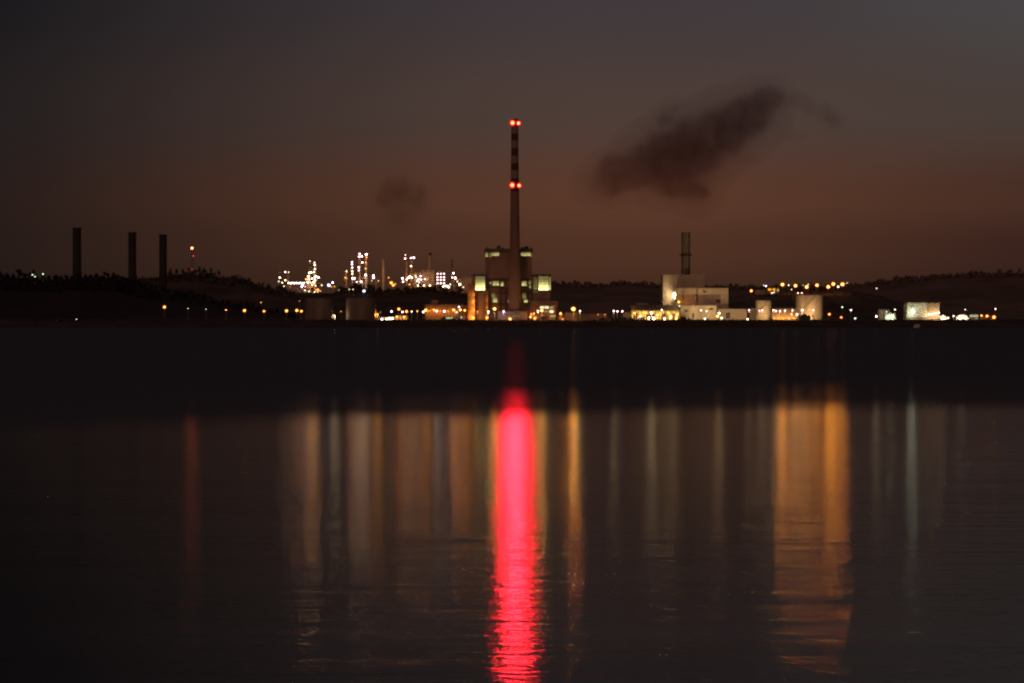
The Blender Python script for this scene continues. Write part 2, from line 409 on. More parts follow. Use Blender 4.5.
# ------------------------------------------------------------------ lamps
KIND = dict(pink=(1,.60,.60), orange=(1,.23,.045), amber=(1,.37,.06), white=(1,.82,.66), warm=(1,.72,.42), violet=(.82,.62,1), green=(.78,1,.62), red=(1,.05,.02), redbeam=(1,.012,.024), palebeam=(.95,1,.72), orbeam=(1,.29,.03), redor=(1,.16,.06), blue=(.75,.78,1))
_mesh = {}
LIT = dict(k=1.4)
def cached(key, fn):
    if key not in _mesh:
        mb, mat = fn(); me = bpy.data.meshes.new(key[0]); me.from_pydata(mb.v, [], mb.f)
        me.polygons.foreach_set('use_smooth', mb.sm); me.materials.append(mat); me.update(); _mesh[key] = me
    return _mesh[key]
def link(name, me, parent, loc=(0,0,0)):
    o = bpy.data.objects.new(name, me); COL.objects.link(o); o.parent = parent; o.location = loc
    return o
def bulbmesh(kind, s, r):
    return cached(('bulb', kind, s, r, LIT['k']), lambda: (MB().ball((0,0,0), r*(.92 if kind in ('pink','white','violet') else 1.15 if LIT['k'] else .92), 8, 5, .8), emit(KIND[kind], min(26, 1.6*s**.6))))
def halo_dish(ro, n=16):
    b = MB(); c = [(0, .25*ro, 0)]; a = [(ro*math.cos(2*math.pi*k/n), 0, ro*math.sin(2*math.pi*k/n)) for k in range(n)]
    return b.add(c+a, [(0, 1+(k+1) % n, 1+k) for k in range(n)], True)
def lamp(px, py, Y, kind, s, r, label, group=None, ground=GZ, arm=True, name='street_lamp', cat='street lamp', w=0, bw=0):
    """a lamp on a pole: pole, head (> bulb)"""
    p = P(px, py, Y); hh = round(max(1.5, p.z-ground)*2)/2
    base = Vector((p.x, p.y+.9, p.z-hh))
    e = thing(name, label, cat, base, group)
    def pole():
        b = MB(); b.tube((0,0,-1.2), (0,0,hh+.35), .19, .10, 8); b.box(-.3,.3,-.3,.3,-1.0,.25)
        b.tube((0,0,hh+.3), (0,-.75,hh+.5), .08, .07, 6); return b, M['pole']
    def head():
        b = MB(); w = .42+r*.4
        b.add([(-w,-.5-w,.30+r*.8),(w,-.5-w,.30+r*.8),(w,.15,.30+r*.8),(-w,.15,.30+r*.8),(-w*.7,-.4-w*.8,.52+r*.8),(w*.7,-.4-w*.8,.52+r*.8),(w*.7,.1,.52+r*.8),(-w*.7,.1,.52+r*.8)],
              [(0,3,2,1),(4,5,6,7),(0,1,5,4),(1,2,6,5),(2,3,7,6),(3,0,4,7)])
        return b, M['dark']
    link('pole', cached(('pole', hh), pole), e)
    hd = link('lamp_head', cached(('lamp_head', r), head), e, (0, -.4, hh-.05))
    link('bulb', bulbmesh(kind, s, r), hd, (0, -.5, .05))
    if s > 18:  # glowing disc added behind the bulb as a painted halo
        link('reflector', cached(('reflector', kind, r), lambda: (halo_dish(r*(1.5 if kind in ('pink','white','violet') else 2.3)), emit(KIND['orbeam'] if kind == 'orange' else KIND[kind], .9 if kind in ('orange', 'amber') else .6))), hd, (0, -.45, .05))
    if w: glow(hd, (0,-.5,-.1-1.35*r), kind, 124*r*r*s*w)
    if bw: added_beam(e, (0,-1.6,hh), 'orbeam' if kind in ('orange','amber') else 'warm' if kind == 'pink' else kind, bw)
    return e
def glow(parent, loc, kind, W, rad=.4, wallward=False):
    L = bpy.data.lights.new('lamp_light', 'SPOT' if wallward else 'POINT')  # also used for added bare point lights that have no lamp
    if wallward: L.spot_size = math.radians(172); L.spot_blend = .3
    L.energy = W; L.color = (1,.68,.32) if kind == 'pink' else (1,.37,.05) if kind == 'orange' else KIND[kind]; L.shadow_soft_size = rad
    o = bpy.data.objects.new('lamp_light', L); COL.objects.link(o); o.parent = parent; o.location = loc
    if wallward: o.rotation_euler = (math.radians(90), 0, 0)     # thrown back at the wall behind the lamp
    return o
def added_beam(parent, loc, kind, W, rad=1.0, down=2.5, cone=16, turn=0):
    """the part of a floodlight's beam that is thrown out over the harbour"""
    L = bpy.data.lights.new('beam', 'SPOT'); L.energy = W; L.color = KIND[kind]; L.shadow_soft_size = rad
    L.spot_size = math.radians(cone); L.spot_blend = .6
    o = bpy.data.objects.new('beam', L); COL.objects.link(o); o.parent = parent; o.location = loc
    p = parent.location + Vector(loc) if parent.parent is None else parent.parent.location + Vector(loc)
    d = Vector((-p.x*.97, -p.y, -p.y*math.tan(math.radians(down)))); o.rotation_euler = d.to_track_quat('-Z','Y').to_euler(); return o
def child_lamp(root, px, py, Y, kind, s, r, w=None):
    """a bulkhead lamp fixed to a structure"""
    p = P(px, py, Y) - ORG[root.as_pointer()]
    o = link('lamp', cached(('cage',), lambda: (MB().box(-.28,.28,.05,.75,.42,.56).box(-.1,.1,.45,1.1,-.1,.42), M['dark'])), root, p)
    link('bulb', bulbmesh(kind, s, r), o, (0, 0, 0))
    w = LIT['k'] if w is None else w
    if w: glow(o, (0,-.05,-r*1.35-.12), kind, 124*r*r*s*w, .4, True)
    return o
ORD = ['first','second','third','fourth','fifth','sixth','seventh','eighth','ninth','tenth','eleventh','twelfth']
def row(lst, fmt, group, **kw):
    for i, (px, py, Y, k, s, r) in enumerate(lst): lamp(px, py, Y, k, s, r, fmt % ORD[i], group, **kw)

K = 1.8e4
BW = {782.5:1.5*K, 795.5:.9*K, 806.7:.8*K, 817:.7*K, 828.3:1.2*K, 833.3:1.2*K, 842.5:1.2*K, 573.4:.5*K, 876.3:.06*K, 651.4:.05*K,
      494.6:.2*K, 541.8:.45*K, 425.8:.22*K, 453.6:.3*K, 464.8:.25*K, 436.8:.1*K, 398.8:.15*K, 719.1:.03*K, 613.8:.02*K}
# left hillside
row([(244.5,310.5,2990,'orange',50,.55),(264,311.2,2990,'orange',22,.45),(286.5,310.8,2990,'orange',50,.55),(296.8,310.4,2990,'orange',50,.55),(301.3,311.2,3000,'amber',24,.45)],
    '%s orange lamp from the left in the road row beside the left tank', 'orange lamps left of the left tank', ground=6.5)
lamp(164.5,307,2985,'orange',45,.55,'bright orange lamp alone low on the dark left hill',ground=7)
lamp(188,308.5,2985,'white',5,.3,'tiny white lamp right of the lone orange hill lamp','tiny lamps at the foot of the left hill',ground=7)
lamp(206,309.2,2985,'white',3.5,.3,'faintest tiny lamp midway along the foot of the left hill','tiny lamps at the foot of the left hill',ground=7)
lamp(226,310,2985,'amber',10,.35,'small amber lamp left of the orange road row','tiny lamps at the foot of the left hill',ground=7)
lamp(261,302.5,3160,'amber',7,.3,'dim small lamp on the slope above the orange road row',ground=12)
lamp(299.5,301,3050,'redor',4,.25,'faint reddish lamp at the upper left edge of the left tank',ground=6.5)
lamp(76.5,319.4,2931,'white',9,.3,'lone white lamp low on the far left shore',ground=5.3)
hy = 3080
for px, py, s, lab in ((32.5,274.8,7,'left greenish lamp of the trio on the far left hill crest'),(43,274,10,'right and brightest greenish lamp on the far left hill crest'),(35,276.6,4,'lowest and faintest lamp of the trio on the left hill crest')):
    lamp(px, py, 3100, 'green', s, .32, lab, 'greenish lamps on the left hill crest', ground=Z(py,3100)-5)

# yard left of the power station
yard = [(391.5,311.5,'pink',60,.55,'big pink-white lamp, leftmost of the yard row, above the lit quay hut'),
 (398.8,309.1,'orange',55,.5,'taller orange lamp second from the left in the yard row'),
 (402.4,312,'pink',55,.5,'pink lamp close under the taller orange yard lamp'),
 (406.5,311.5,'orange',40,.5,'peach lamp fourth from the left in the yard row'),
 (411.7,311.5,'pink',26,.42,'small pink lamp on a clear pole, fifth in the yard row'),
 (417.3,311.2,'amber',12,.38,'small lone amber lamp between two pink yard lamps'),
 (423.2,312,'pink',60,.5,'pink lamp touching an amber one left of the orange depot'),
 (425.8,310.2,'amber',60,.55,'amber lamp touching a pink one at the left end of the depot'),
 (430.2,310.4,'orange',7,.3,'tiny orange lamp under the depot penthouse'),
 (433.9,309.9,'orange',40,.42,'orange lamp left of the pink lamp at the middle of the depot'),
 (436.8,311,'pink',65,.55,'pink lamp beside an orange one at the middle of the depot'),
 (444.4,311.3,'pink',65,.58,'single big pink lamp before the right half of the depot'),
 (453.6,309.9,'amber',45,.5,'amber lamp left of the violet lamp cluster'),
 (459,307,'violet',55,.5,'violet-white lamp on the tallest pole of the yard'),
 (460.4,309.9,'amber',40,.48,'yellow lamp right below the violet one'),
 (456.6,312.2,'pink',20,.4,'low pink lamp under the violet one'),
 (464.8,310.4,'orange',40,.48,'last orange lamp of the yard row, beside the lit corner tower')]
for px,py,k,s,r,lab in yard: lamp(px,py,2958,k,s,r,lab,'yard lamps left of the power station',w=0,bw=BW.get(px,0))
# around the station
for px,py,Y,k,s,r,lab in (
 (477.6,311.6,2962,'redor',12,.35,'small rose lamp at the foot of the left glazed wing'),
 (488.3,311.6,2962,'pink',50,.5,'peach-pink lamp at the foot of the lit corner column'),
 (494.6,308.9,2962,'amber',70,.62,'big amber lamp in front of the boiler house, left of the chimney'),
 (503.6,311.4,2962,'violet',35,.42,'violet-pink lamp just left of the chimney foot'),
 (510,319,2938,'orange',80,.62,'low bright orange lamp on the shore at the chimney foot'),
 (538,311,2962,'pink',45,.45,'pink lamp on a pole left of the office windows'),
 (531.2,314,2962,'orange',16,.4,'small orange lamp just right of the chimney foot'),
 (534,313.4,2962,'amber',16,.35,'small amber lamp between the chimney and the office'),
 (534.8,318.3,2940,'orange',26,.5,'low orange lamp on the ground left of the office'),
 (541.8,310.6,2962,'amber',70,.6,'big yellow lamp in front of the office windows'),
 (560.6,313.6,2962,'orange',45,.5,'orange lamp at the right end of the office'),
 (562.8,319,2940,'orange',14,.35,'small low orange lamp on the ground by the office'),
 (573.4,309,2962,'amber',120,.8,'biggest single amber lamp, standing above the low orange shed'),
 (580,311,2962,'pink',32,.42,'pink lamp on a clear white pole right of the orange shed')):
    lamp(px,py,Y,k,s,r,lab,'lamps around the power station',w=2.2,bw=BW.get(px,0))
# right works
for px,py,Y,k,s,r,lab in (
 (613.8,311,2955,'pink',45,.45,'left one of three tall pink lamps at the lit hall'),
 (617.4,311.3,2958,'pink',45,.45,'middle one of three tall pink lamps at the lit hall'),
 (622.3,311.3,2961,'pink',40,.45,'right one of three tall pink lamps at the lit hall'),
 (651.4,312.8,2962,'pink',110,.62,'brightest pink-white lamp before the lit hall'),
 (661.8,309.9,2962,'pink',45,.45,'pink lamp against the dark roof of the lit hall'),
 (701,310.3,2962,'pink',35,.42,'pink lamp on a pole before the low pale block'),
 (706.6,311.2,2962,'warm',18,.36,'dimmer lamp right of the pink one before the low pale block'),
 (719.1,313.2,2962,'warm',60,.5,'upper lamp of the bright cluster right of the low pale block'),
 (717.6,316.2,2958,'amber',60,.55,'middle amber lamp of the bright cluster right of the low pale block'),
 (721.6,318,2950,'warm',40,.45,'low right lamp of the bright cluster by the pale block'),
 (705,318.7,2945,'white',45,.42,'low white lamp on the ground before the low pale block'),
 (688.4,318.4,2985,'warm',45,.5,'low warm lamp beside the parked dark van'),
 (747.6,319.2,2945,'warm',30,.42,'low warm lamp on the ground left of the small hut')):
    lamp(px,py,Y,k,s,r,lab,'lamps before the right works', w=.45 if s > 42 else 0, bw=BW.get(px,0), ground=GZ if py < 317 else GZ-1)
for px,py,Y,k,s,r,lab in (
 (749.3,310.3,2960,'pink',36,.42,'pink lamp on a pole at the small hut with the white band'),
 (759.4,310.8,2962,'pink',24,.38,'left lamp of the close pair before the smaller right tank'),
 (762.2,310.2,2962,'pink',34,.42,'right lamp of the close pair before the smaller right tank'),
 (773.5,310.2,2962,'pink',42,.42,'pink lamp at the left end of the wall between the tanks'),
 (776.1,311,2962,'pink',36,.4,'second lamp along the wall between the tanks'),
 (780,311,2962,'pink',36,.4,'third lamp along the wall between the tanks'),
 (785,310.7,2962,'pink',40,.42,'fourth lamp along the wall between the tanks'),
 (792.5,310.3,2962,'pink',34,.4,'fifth lamp along the wall, upper one near the big tank'),
 (791.3,314,2962,'white',14,.35,'small low lamp under the fifth wall lamp'),
 (802.3,310,2962,'pink',60,.5,'brightest pink lamp, in front of the big lit tank'),
 (813.2,310,2962,'pink',32,.4,'smaller pink lamp at the middle of the big lit tank'),
 (797,314.4,2962,'warm',42,.45,'warm lamp at the lower left foot of the big lit tank')):
    lamp(px,py,Y,k,s,r,lab,'lamps before the right tanks',w=1,bw=BW.get(px,0))
for px,py,Y,k,s,r,g0,lab in (
 (829.3,314.2,2960,'orange',28,.45,6,'lone orange lamp right of the big lit tank'),
 (842.3,307.2,2965,'green',4,.42,6,'dim grey-green lamp on a tall white pole right of the big tank'),
 (841.3,317.3,2950,'orange',20,.4,5,'low orange lamp at the foot of the tall white pole'),
 (851,310.2,2965,'white',24,.4,6,'white lamp right of the tall white pole'),
 (876.5,288.3,3690,'white',12,.38,30,'lone white lamp high on the dark hill at the right'),
 (876.3,316.4,2955,'pink',90,.5,5,'bright pink-white lamp left of the two small pale sheds'),
 (895,309.6,2958,'white',22,.4,6,'white lamp on a pole at the two small pale sheds'),
 (965.3,309.5,2960,'white',9,.36,6,'dim white lamp on a pole above the bright dome'),
 (995.5,308.9,2960,'white',16,.42,6,'white lamp on the pole at the far right end of the lights')):
    lamp(px,py,Y,k,s,r,lab,'lamps on the right shore',ground=g0,bw=BW.get(px,0))
# hill lamps above the right tanks
HL = [(751.3,290.8,'orange',46,.62,'orange lamp set lower and left of the hill row'),
 (766,286,'violet',55,.52,'violet-white lamp at the left end of the hill row'),
 (763.7,285.4,'white',7,.35,'tiny white lamp touching the violet hill lamp'),
 (782.5,284.5,'orange',190,.82,'tall bright orange lamp above the lit hill house'),
 (788.7,285.2,'green',9,.38,'small greenish lamp between two orange hill lamps'),
 (795.5,285.7,'orange',190,.8,'orange lamp second of the big ones along the hill'),
 (803.4,285.4,'white',4,.3,'tiny faint lamp between the second and third big hill lamps'),
 (806.7,287,'orange',190,.82,'orange hill lamp set slightly low, above the big tank'),
 (808.2,284.5,'warm',8,.35,'tiny warm lamp above the low orange hill lamp'),
 (817,285.2,'orange',170,.75,'rosy orange lamp at the middle right of the hill row'),
 (828.3,286.8,'orange',190,.8,'low orange lamp of the close trio at the right end of the hill row'),
 (833.3,284,'orange',190,.82,'high orange lamp of the close trio at the right end of the hill row'),
 (838.2,286.7,'warm',30,.5,'pale lamp low between the last two big orange hill lamps'),
 (842.5,284.3,'orange',230,.92,'biggest orange lamp, last of the big ones on the hill'),
 (847,283,'white',7,.34,'tiny white lamp right of the biggest orange hill lamp')]
for px,py,k,s,r,lab in HL: lamp(px,py,3680,k,s,r,lab,'lamps along the right hill',ground=Z(py,3680)-6.5,w=0,bw=BW.get(px,0))
for px,py,s,lab in ((772,293,14,'left small white lamp under the lit hill house'),(774,292.4,10,'right small white lamp under the lit hill house'),(798,293,13,'left small white lamp just above the big tank'),(801.8,293,12,'right small white lamp just above the big tank'),(791.5,289.5,4,'faint lamp on the slope under the second big orange hill lamp')):
    lamp(px,py,3640,'warm',s,.4,lab,'small white lamps on the right hill slope',ground=Z(py,3640)-4)

# ------------------------------------------------------------------ the striped chimney
def chimney():
    Yc = 2985; cx = X(514.8, Yc); b = Vector((cx, Yc, GZ))
    e = thing('chimney', 'tall chimney with red and white bands and two pairs of red lights', 'chimney', b)
    zt = Z(119.5, Yc)
    mm, nt, out = nmat('banded_concrete')
    bs = nt.nodes.new('ShaderNodeBsdfPrincipled'); bs.inputs['Roughness'].default_value = .85
    geo = nt.nodes.new('ShaderNodeNewGeometry'); sp = nt.nodes.new('ShaderNodeSeparateXYZ'); nt.links.new(geo.outputs['Position'], sp.inputs[0])
    mr = nt.nodes.new('ShaderNodeMapRange'); mr.inputs['From Min'].default_value = 0; mr.inputs['From Max'].default_value = 200
    nt.links.new(sp.outputs['Z'], mr.inputs['Value'])
    cr = nt.nodes.new('ShaderNodeValToRGB'); cr.color_ramp.interpolation = 'CONSTANT'
    edges = [(0,'c'),(Z(192.5,Yc),'r'),(Z(178.5,Yc),'w'),(Z(171,Yc),'r'),(Z(163.5,Yc),'w'),(Z(156,Yc),'r'),(Z(148.7,Yc),'w'),(Z(141.3,Yc),'r'),(Z(134,Yc),'w'),(Z(127,Yc),'r')]
    cc = dict(c=(.23,.145,.105,1), r=(.10,.022,.022,1), w=(.27,.20,.185,1))
    el = cr.color_ramp.elements
    while len(el) < len(edges): el.new(.99)
    for q, (z, c) in zip(el, edges): q.position = z/200; q.color = cc[c]
    nt.links.new(mr.outputs[0], cr.inputs[0])
    no = nt.nodes.new('ShaderNodeTexNoise'); mp = nt.nodes.new('ShaderNodeMapping'); mp.inputs['Scale'].default_value = (.5,.5,.06)
    tc = nt.nodes.new('ShaderNodeTexCoord'); nt.links.new(tc.outputs['Object'], mp.inputs[0]); nt.links.new(mp.outputs[0], no.inputs['Vector']); no.inputs['Scale'].default_value = 1
    mx = nt.nodes.new('ShaderNodeMix'); mx.data_type = 'RGBA'; mx.blend_type = 'MULTIPLY'; mx.inputs[0].default_value = .6
    nt.links.new(cr.outputs[0], mx.inputs[6]); nt.links.new(no.outputs['Color'], mx.inputs[7])
    r2 = nt.nodes.new('ShaderNodeMix'); r2.data_type = 'RGBA'; r2.inputs[0].default_value = .5
    nt.links.new(mx.outputs[2], r2.inputs[6]); nt.links.new(cr.outputs[0], r2.inputs[7]); nt.links.new(r2.outputs[2], bs.inputs['Base Color'])
    nt.links.new(bs.outputs[0], out.inputs[0])
    s = MB(); r0, r1 = 4.6, 2.75
    s.lathe(cx, Yc, [(GZ-1, r0)] + [(GZ+(zt-GZ)*t, r0+(r1-r0)*min(1, t*1.15)) for t in (.1,.25,.4,.55,.7,.85,.97)] + [(zt-1, r1+.1), (zt-.9, r1+.3), (zt, r1+.3)], 40)
    s.build('shaft', mm, e)
    MB().lathe(cx, Yc, [(zt, r1-.1), (zt+.5, r1-.1)], 32).build('cap', M['dark'], e)
    for py in (123.6, 185.8):
        z = Z(py, Yc)-1.0
        pf = MB(); pf.lathe(cx, Yc, [(z-.35, 3.0), (z-.3, 4.2), (z, 4.2)], 32)
        pl = pf.build('platform', M['steel'], e)
        rl = MB()
        for k in range(16):
            a = k*math.pi/8; q = (cx+4.1*math.cos(a), Yc+4.1*math.sin(a)); a2 = a+math.pi/8; q2 = (cx+4.1*math.cos(a2), Yc+4.1*math.sin(a2))
            rl.tube((q[0],q[1],z), (q[0],q[1],z+1.1), .05, n=5); rl.tube((q[0],q[1],z+1.1), (q2[0],q2[1],z+1.1), .05, n=5)
        rl.build('railing', M['steel'], pl)
        for px in (512.5, 518.5) if py < 150 else (512.2, 519.1):
            xx = X(px, Yc); lx = xx-cx; yy = Yc-math.sqrt(max(.5, 4.35**2-lx*lx))-.3
            big = 1.3 if px < 515 else 1.05
            hs = MB(); hs.box(xx-big-.12, xx+big+.12, yy, yy+.5, z-.1, z+2*big+.25); hs.box(xx-.25, xx+.25, yy+.5, yy+1.4, z, z+.5)
            hb = hs.build('warning_light', M['dark'], e)
            ln = MB(); n = 16; c0 = Vector((xx, yy-.45, z+big+.07))
            ring = [Vector((xx+big*math.cos(2*math.pi*k/n), yy-.01, z+big+.07+big*math.sin(2*math.pi*k/n))) for k in range(n)]
            mid = [c0.lerp(q, .6)-Vector((0,.12,0)) for q in ring]
            ln.add(ring+mid+[c0-Vector((0,.02,0))], [(k,(k+1) % n,n+(k+1) % n,n+k) for k in range(n)] + [(n+k,n+(k+1) % n,2*n) for k in range(n)], True)
            lens = ln.build('lens', emit((1,.085,.03), 13), hb)
            bz = MB(); n = 24; ro = big*2.2  # glowing ring around the lens, painting a red halo
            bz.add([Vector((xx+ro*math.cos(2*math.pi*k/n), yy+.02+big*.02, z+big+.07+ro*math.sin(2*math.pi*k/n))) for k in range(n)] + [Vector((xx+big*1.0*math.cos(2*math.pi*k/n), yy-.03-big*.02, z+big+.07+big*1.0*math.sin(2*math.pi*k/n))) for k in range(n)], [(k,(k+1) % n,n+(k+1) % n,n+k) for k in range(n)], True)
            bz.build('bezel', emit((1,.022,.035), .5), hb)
            added_beam(hb, (xx-b.x, yy-2.2-b.y, z+big-b.z), 'redbeam', RED, 1.3, 3.6, 14)
RED = 2.5e5
chimney()

# ------------------------------------------------------------------ power station
def windows(root, lst, Y, mat, name='window', proud=.06, mull=True, frame='dark', cols=None, rows=None):
    """each window: frame with mullions, its lit pane a sub-part"""
    for (x0,x1,y0,y1) in lst:
        a, b, zt, zb = X(x0,Y), X(x1,Y), Z(y0,Y), Z(y1,Y)
        f = MB(); t = .18
        f.box(a-t,a,Y-proud-.12,Y+.1,zb-t,zt+t); f.box(b,b+t,Y-proud-.12,Y+.1,zb-t,zt+t)
        f.box(a,b,Y-proud-.12,Y+.1,zt,zt+t); f.box(a,b,Y-proud-.12,Y+.1,zb-t,zb)
        nc = cols or max(1, int((b-a)/1.9)); nr = rows or max(1, int((zt-zb)/2.4))
        for k in range(1, nc): xx = a+(b-a)*k/nc; f.box(xx-.14,xx+.14,Y-proud-.1,Y-proud+.02,zb,zt)
        for k in range(1, nr): zz = zb+(zt-zb)*k/nr; f.box(a,b,Y-proud-.09,Y-proud+.01,zz-.14,zz+.14)
        fo = f.build(name, M[frame], root)
        p = MB(); p.box(a,b,Y-proud+.03,Y+.08,zb,zt); p.build('pane', M[mat], fo)

def station():
    Y = 3000
    e = thing('power_station', 'tall brown boiler house with two lit glazed wings around the chimney', 'power station', (X(509,Y), Y, GZ))
    part(e, 'boiler_house', M['clad'], pbox(485.2,532,252,278.5,Y,42), pbox(486.2,531,278.5,0,Y+2.5,38,zbot=GZ-.5))
    part(e, 'roof', M['darkclad'], pbox(484.2,533,248.6,252,Y-1.5,45))
    rp = MB()
    for a,b,t,y in ((486.4,488.2,247.2,3),(496.8,500.6,245.7,6),(502,504,247.5,10),(521,523.6,247,6),(524.5,528.6,246.4,12),(530.5,532,247.6,4)): rp.box(*pbox(a,b,t,248.6,Y+y,7))
    rp.build('roof_plant', M['darkclad'], e)
    windows(e, [(485.6,487.6,252.4,256.6),(521.2,524.5,252.3,255.8),(524.9,530.4,252.3,255.8)], Y, 'win_mid', cols=3, rows=1)
    windows(e, [(489.0,491.4,252.4,257.0),(530.8,531.8,252.4,257)], Y, 'win_dim')
    windows(e, [(491.8,499,252.3,255.6)], Y, 'win_mid', cols=4, rows=1)
    windows(e, [(492.6,498.8,281.2,285.4),(522,526.6,281.2,285.8)], Y+2.5, 'win_mid')
    windows(e, [(500.8,503.4,281.8,285.8),(489.8,491,281.8,283.6),(529.3,531,285,288.6)], Y+2.5, 'win_mid')
    windows(e, [(528.4,530.8,280.4,284.2),(522.4,526,292,298.4),(491.6,495.4,293,297),(507.8,508.8,299,302.5)], Y+2.5, 'win_dim')
    windows(e, [(493,497.2,297.6,302.2),(524,527.6,299.2,302.2)], Y+2.5, 'win_mid')
    # ledges and pipes on the recessed front
    lg = MB()
    for py in (279.2, 287.6, 292.4, 303.6): lg.box(*pbox(486.3,530.9,py,py+.9,Y+1.2,1.3))
    for px in (488.5, 499.6, 505.2, 528): lg.box(*pbox(px,px+.55,278.6,318,Y+1.0,.8))
    lg.build('gantry', M['darkclad'], e)
    # wings
    for (a,b,zb,lab) in ((472.6,485.1,318,'left'),(532.1,551,301,'right')):
        w = part(e, 'glazed_wing', M['clad'], pbox(a,b,276,290.3,Y-3,26), pbox(a+.8,b-.4,290.3,0,Y-1.5,23,zbot=GZ-.5))
        w['label'] = 'lit glazed wing at the %s side of the boiler house' % lab
        part(w, 'wing_roof', M['darkclad'], pbox(a-.8,b+.6,274.2,276,Y-4.2,29))
    windows(e, [(475.6,484.8,276.4,290)], Y-3, 'win_big', 'glazing', cols=6, rows=5)
    windows(e, [(538.8,548.2,276.4,290)], Y-3, 'win_big', 'glazing', cols=6, rows=5)
    windows(e, [(533.6,537.2,276.6,289.6)], Y-3, 'win_dim', 'glazing', cols=3, rows=5)
    windows(e, [(549.2,550.6,277,290)], Y-3, 'win_mid', 'glazing', cols=1, rows=5)
    windows(e, [(473.4,474.6,286,290)], Y-3, 'win_mid', 'glazing', cols=1, rows=2)
    windows(e, [(533.4,537.4,291.1,292)], Y-3.05, 'win_dim', 'vent_window', cols=2, rows=1)
    part(e, 'annex', M['brick'], pbox(530.5,558,301,0,Y-8,30,zbot=GZ-.5))
    # corner towers and columns lit from below
    tw = part(e, 'corner_tower', M['brick'], pbox(468,474.8,285,0,Y-9,14,zbot=GZ-.5)); part(tw, 'tower_cap', M['darkclad'], pbox(467.6,475.2,284.2,285,Y-9.6,15))
    part(e, 'lit_column', M['brick'], pbox(485.4,488,290,0,Y-9,4,zbot=GZ-.5))
    part(e, 'front_block', M['darkclad'], pbox(489.8,497.6,307.5,0,Y-24,14,zbot=GZ-.5))
    lb = part(e, 'low_hall', M['clad'], pbox(498,527.5,311.8,0,Y-30,20,zbot=GZ-.5))
    part(lb, 'hall_roof', M['darkclad'], pbox(497.6,528,311,311.8,Y-31,22))
    windows(lb, [(503,511,315,316.6),(512,521,315.2,316.6)], Y-30, 'win_dim', cols=5, rows=1)
    # foot lamps, plus bare point lights added up the wall for the orange strips
    child_lamp(e, 473,317.4,Y-12.2,'orange',70,.4,w=3); child_lamp(e, 487,317.6,Y-12,'orange',70,.4,w=2)
    for px, py, W in ((474,310,1500),(474,302,1100),(474,295,450),(487.6,308,300),(487.6,300,150)): glow(e, P(px,py,Y-10.8)-ORG[e.as_pointer()], 'orange', W, .3)
    child_lamp(e, 530.4,317,Y-14,'orange',40,.5)
station()
def office():
    Y = 2975
    e = thing('office_building', 'small office block with two rows of white lit windows right of the chimney', 'office', (X(548,Y), Y, GZ))
    part(e, 'wall', M['brick'], pbox(539,556,305.4,0,Y,12,zbot=GZ-.5)); part(e, 'roof', M['darkclad'], pbox(538.4,556.6,304.4,305.4,Y-.7,13.4))
    windows(e, [(540.2,543.6,306.2,308.4),(544.8,548.4,306.2,308.4)], Y, 'win_white', cols=2, rows=1)
    windows(e, [(549.8,553.2,306.4,308.2)], Y, 'win_mid', cols=2, rows=1)
    windows(e, [(549.8,553.4,310.2,312.4)], Y, 'win_white', cols=2, rows=1)
    windows(e, [(545,548,310.6,312)], Y, 'win_mid', cols=2, rows=1)
    windows(e, [(550.6,555.4,314.8,316.8)], Y, 'win_mid', cols=3, rows=1)
office()
def shed(name, cat, label, px0, px1, pyt, Y, d, wall, roofm='darkclad', rise=.8, wins=(), wmat='win_dim', zb=None, lip=.4):
    e = thing(name, label, cat, (X((px0+px1)/2,Y), Y, GZ))
    b = pbox(px0,px1,pyt+rise,0,Y,d,zbot=GZ-.5 if zb is None else zb)
    part(e, 'wall', M[wall], b)
    rx0, rx1, zt = b[0]-lip, b[1]+lip, b[5]; hgt = rise*Y/F
    MB().prism([(rx0,zt),(rx1,zt),(rx1,zt+.3*hgt),((rx0+rx1)/2,zt+hgt),(rx0,zt+.3*hgt)], Y-lip, Y+d+lip).build('roof', M[roofm], e)
    if wins: windows(e, wins, Y, wmat)
    return e
def depot():
    Y = 2990; e = thing('depot', 'long low depot in orange light with a small rooftop penthouse', 'depot', (X(444,Y), Y, GZ))
    part(e, 'wall', M['brick'], pbox(425,463.4,305,0,Y,25,zbot=GZ-.5)); part(e, 'roof', M['darkclad'], pbox(424.6,463.8,304.2,305,Y-.8,26.6))
    part(e, 'penthouse', M['brick'], pbox(431.2,437.9,300,304.2,Y+4,10)); part(e, 'end_bay', M['brick'], pbox(463.8,468,306,0,Y+3,20,zbot=GZ-.5))
    pil = MB()
    for k in range(13): px = 426+k*3; pil.box(*pbox(px,px+.7,305.2,318,Y-.35,.4))
    pil.build('pilaster_row', M['darkclad'], e)
    windows(e, [(427.5+3*k,429,308,310.5) for k in range(0)], Y, 'win_amber')
    windows(e, [(446,452.5,317,318.6),(456,462,316.2,318.4)], Y-.1, 'win_green', cols=4, rows=1)
    for px in (428.5, 434.5, 440.5, 448, 455): child_lamp(e, px, 311, Y-3.2, 'orange', 16, .26, w=7)
depot()
shed('shed','shed','low orange lit shed under the biggest amber lamp',565,578,312.2,2975,14,'brick',rise=.6)
e = shed('shed','shed','long dim low shed right of the orange lit shed',578.4,607,313.2,2990,14,'clad',rise=.6)
for px in (598, 605): child_lamp(e, px, 314.6, 2986, 'orange', 5, .28)

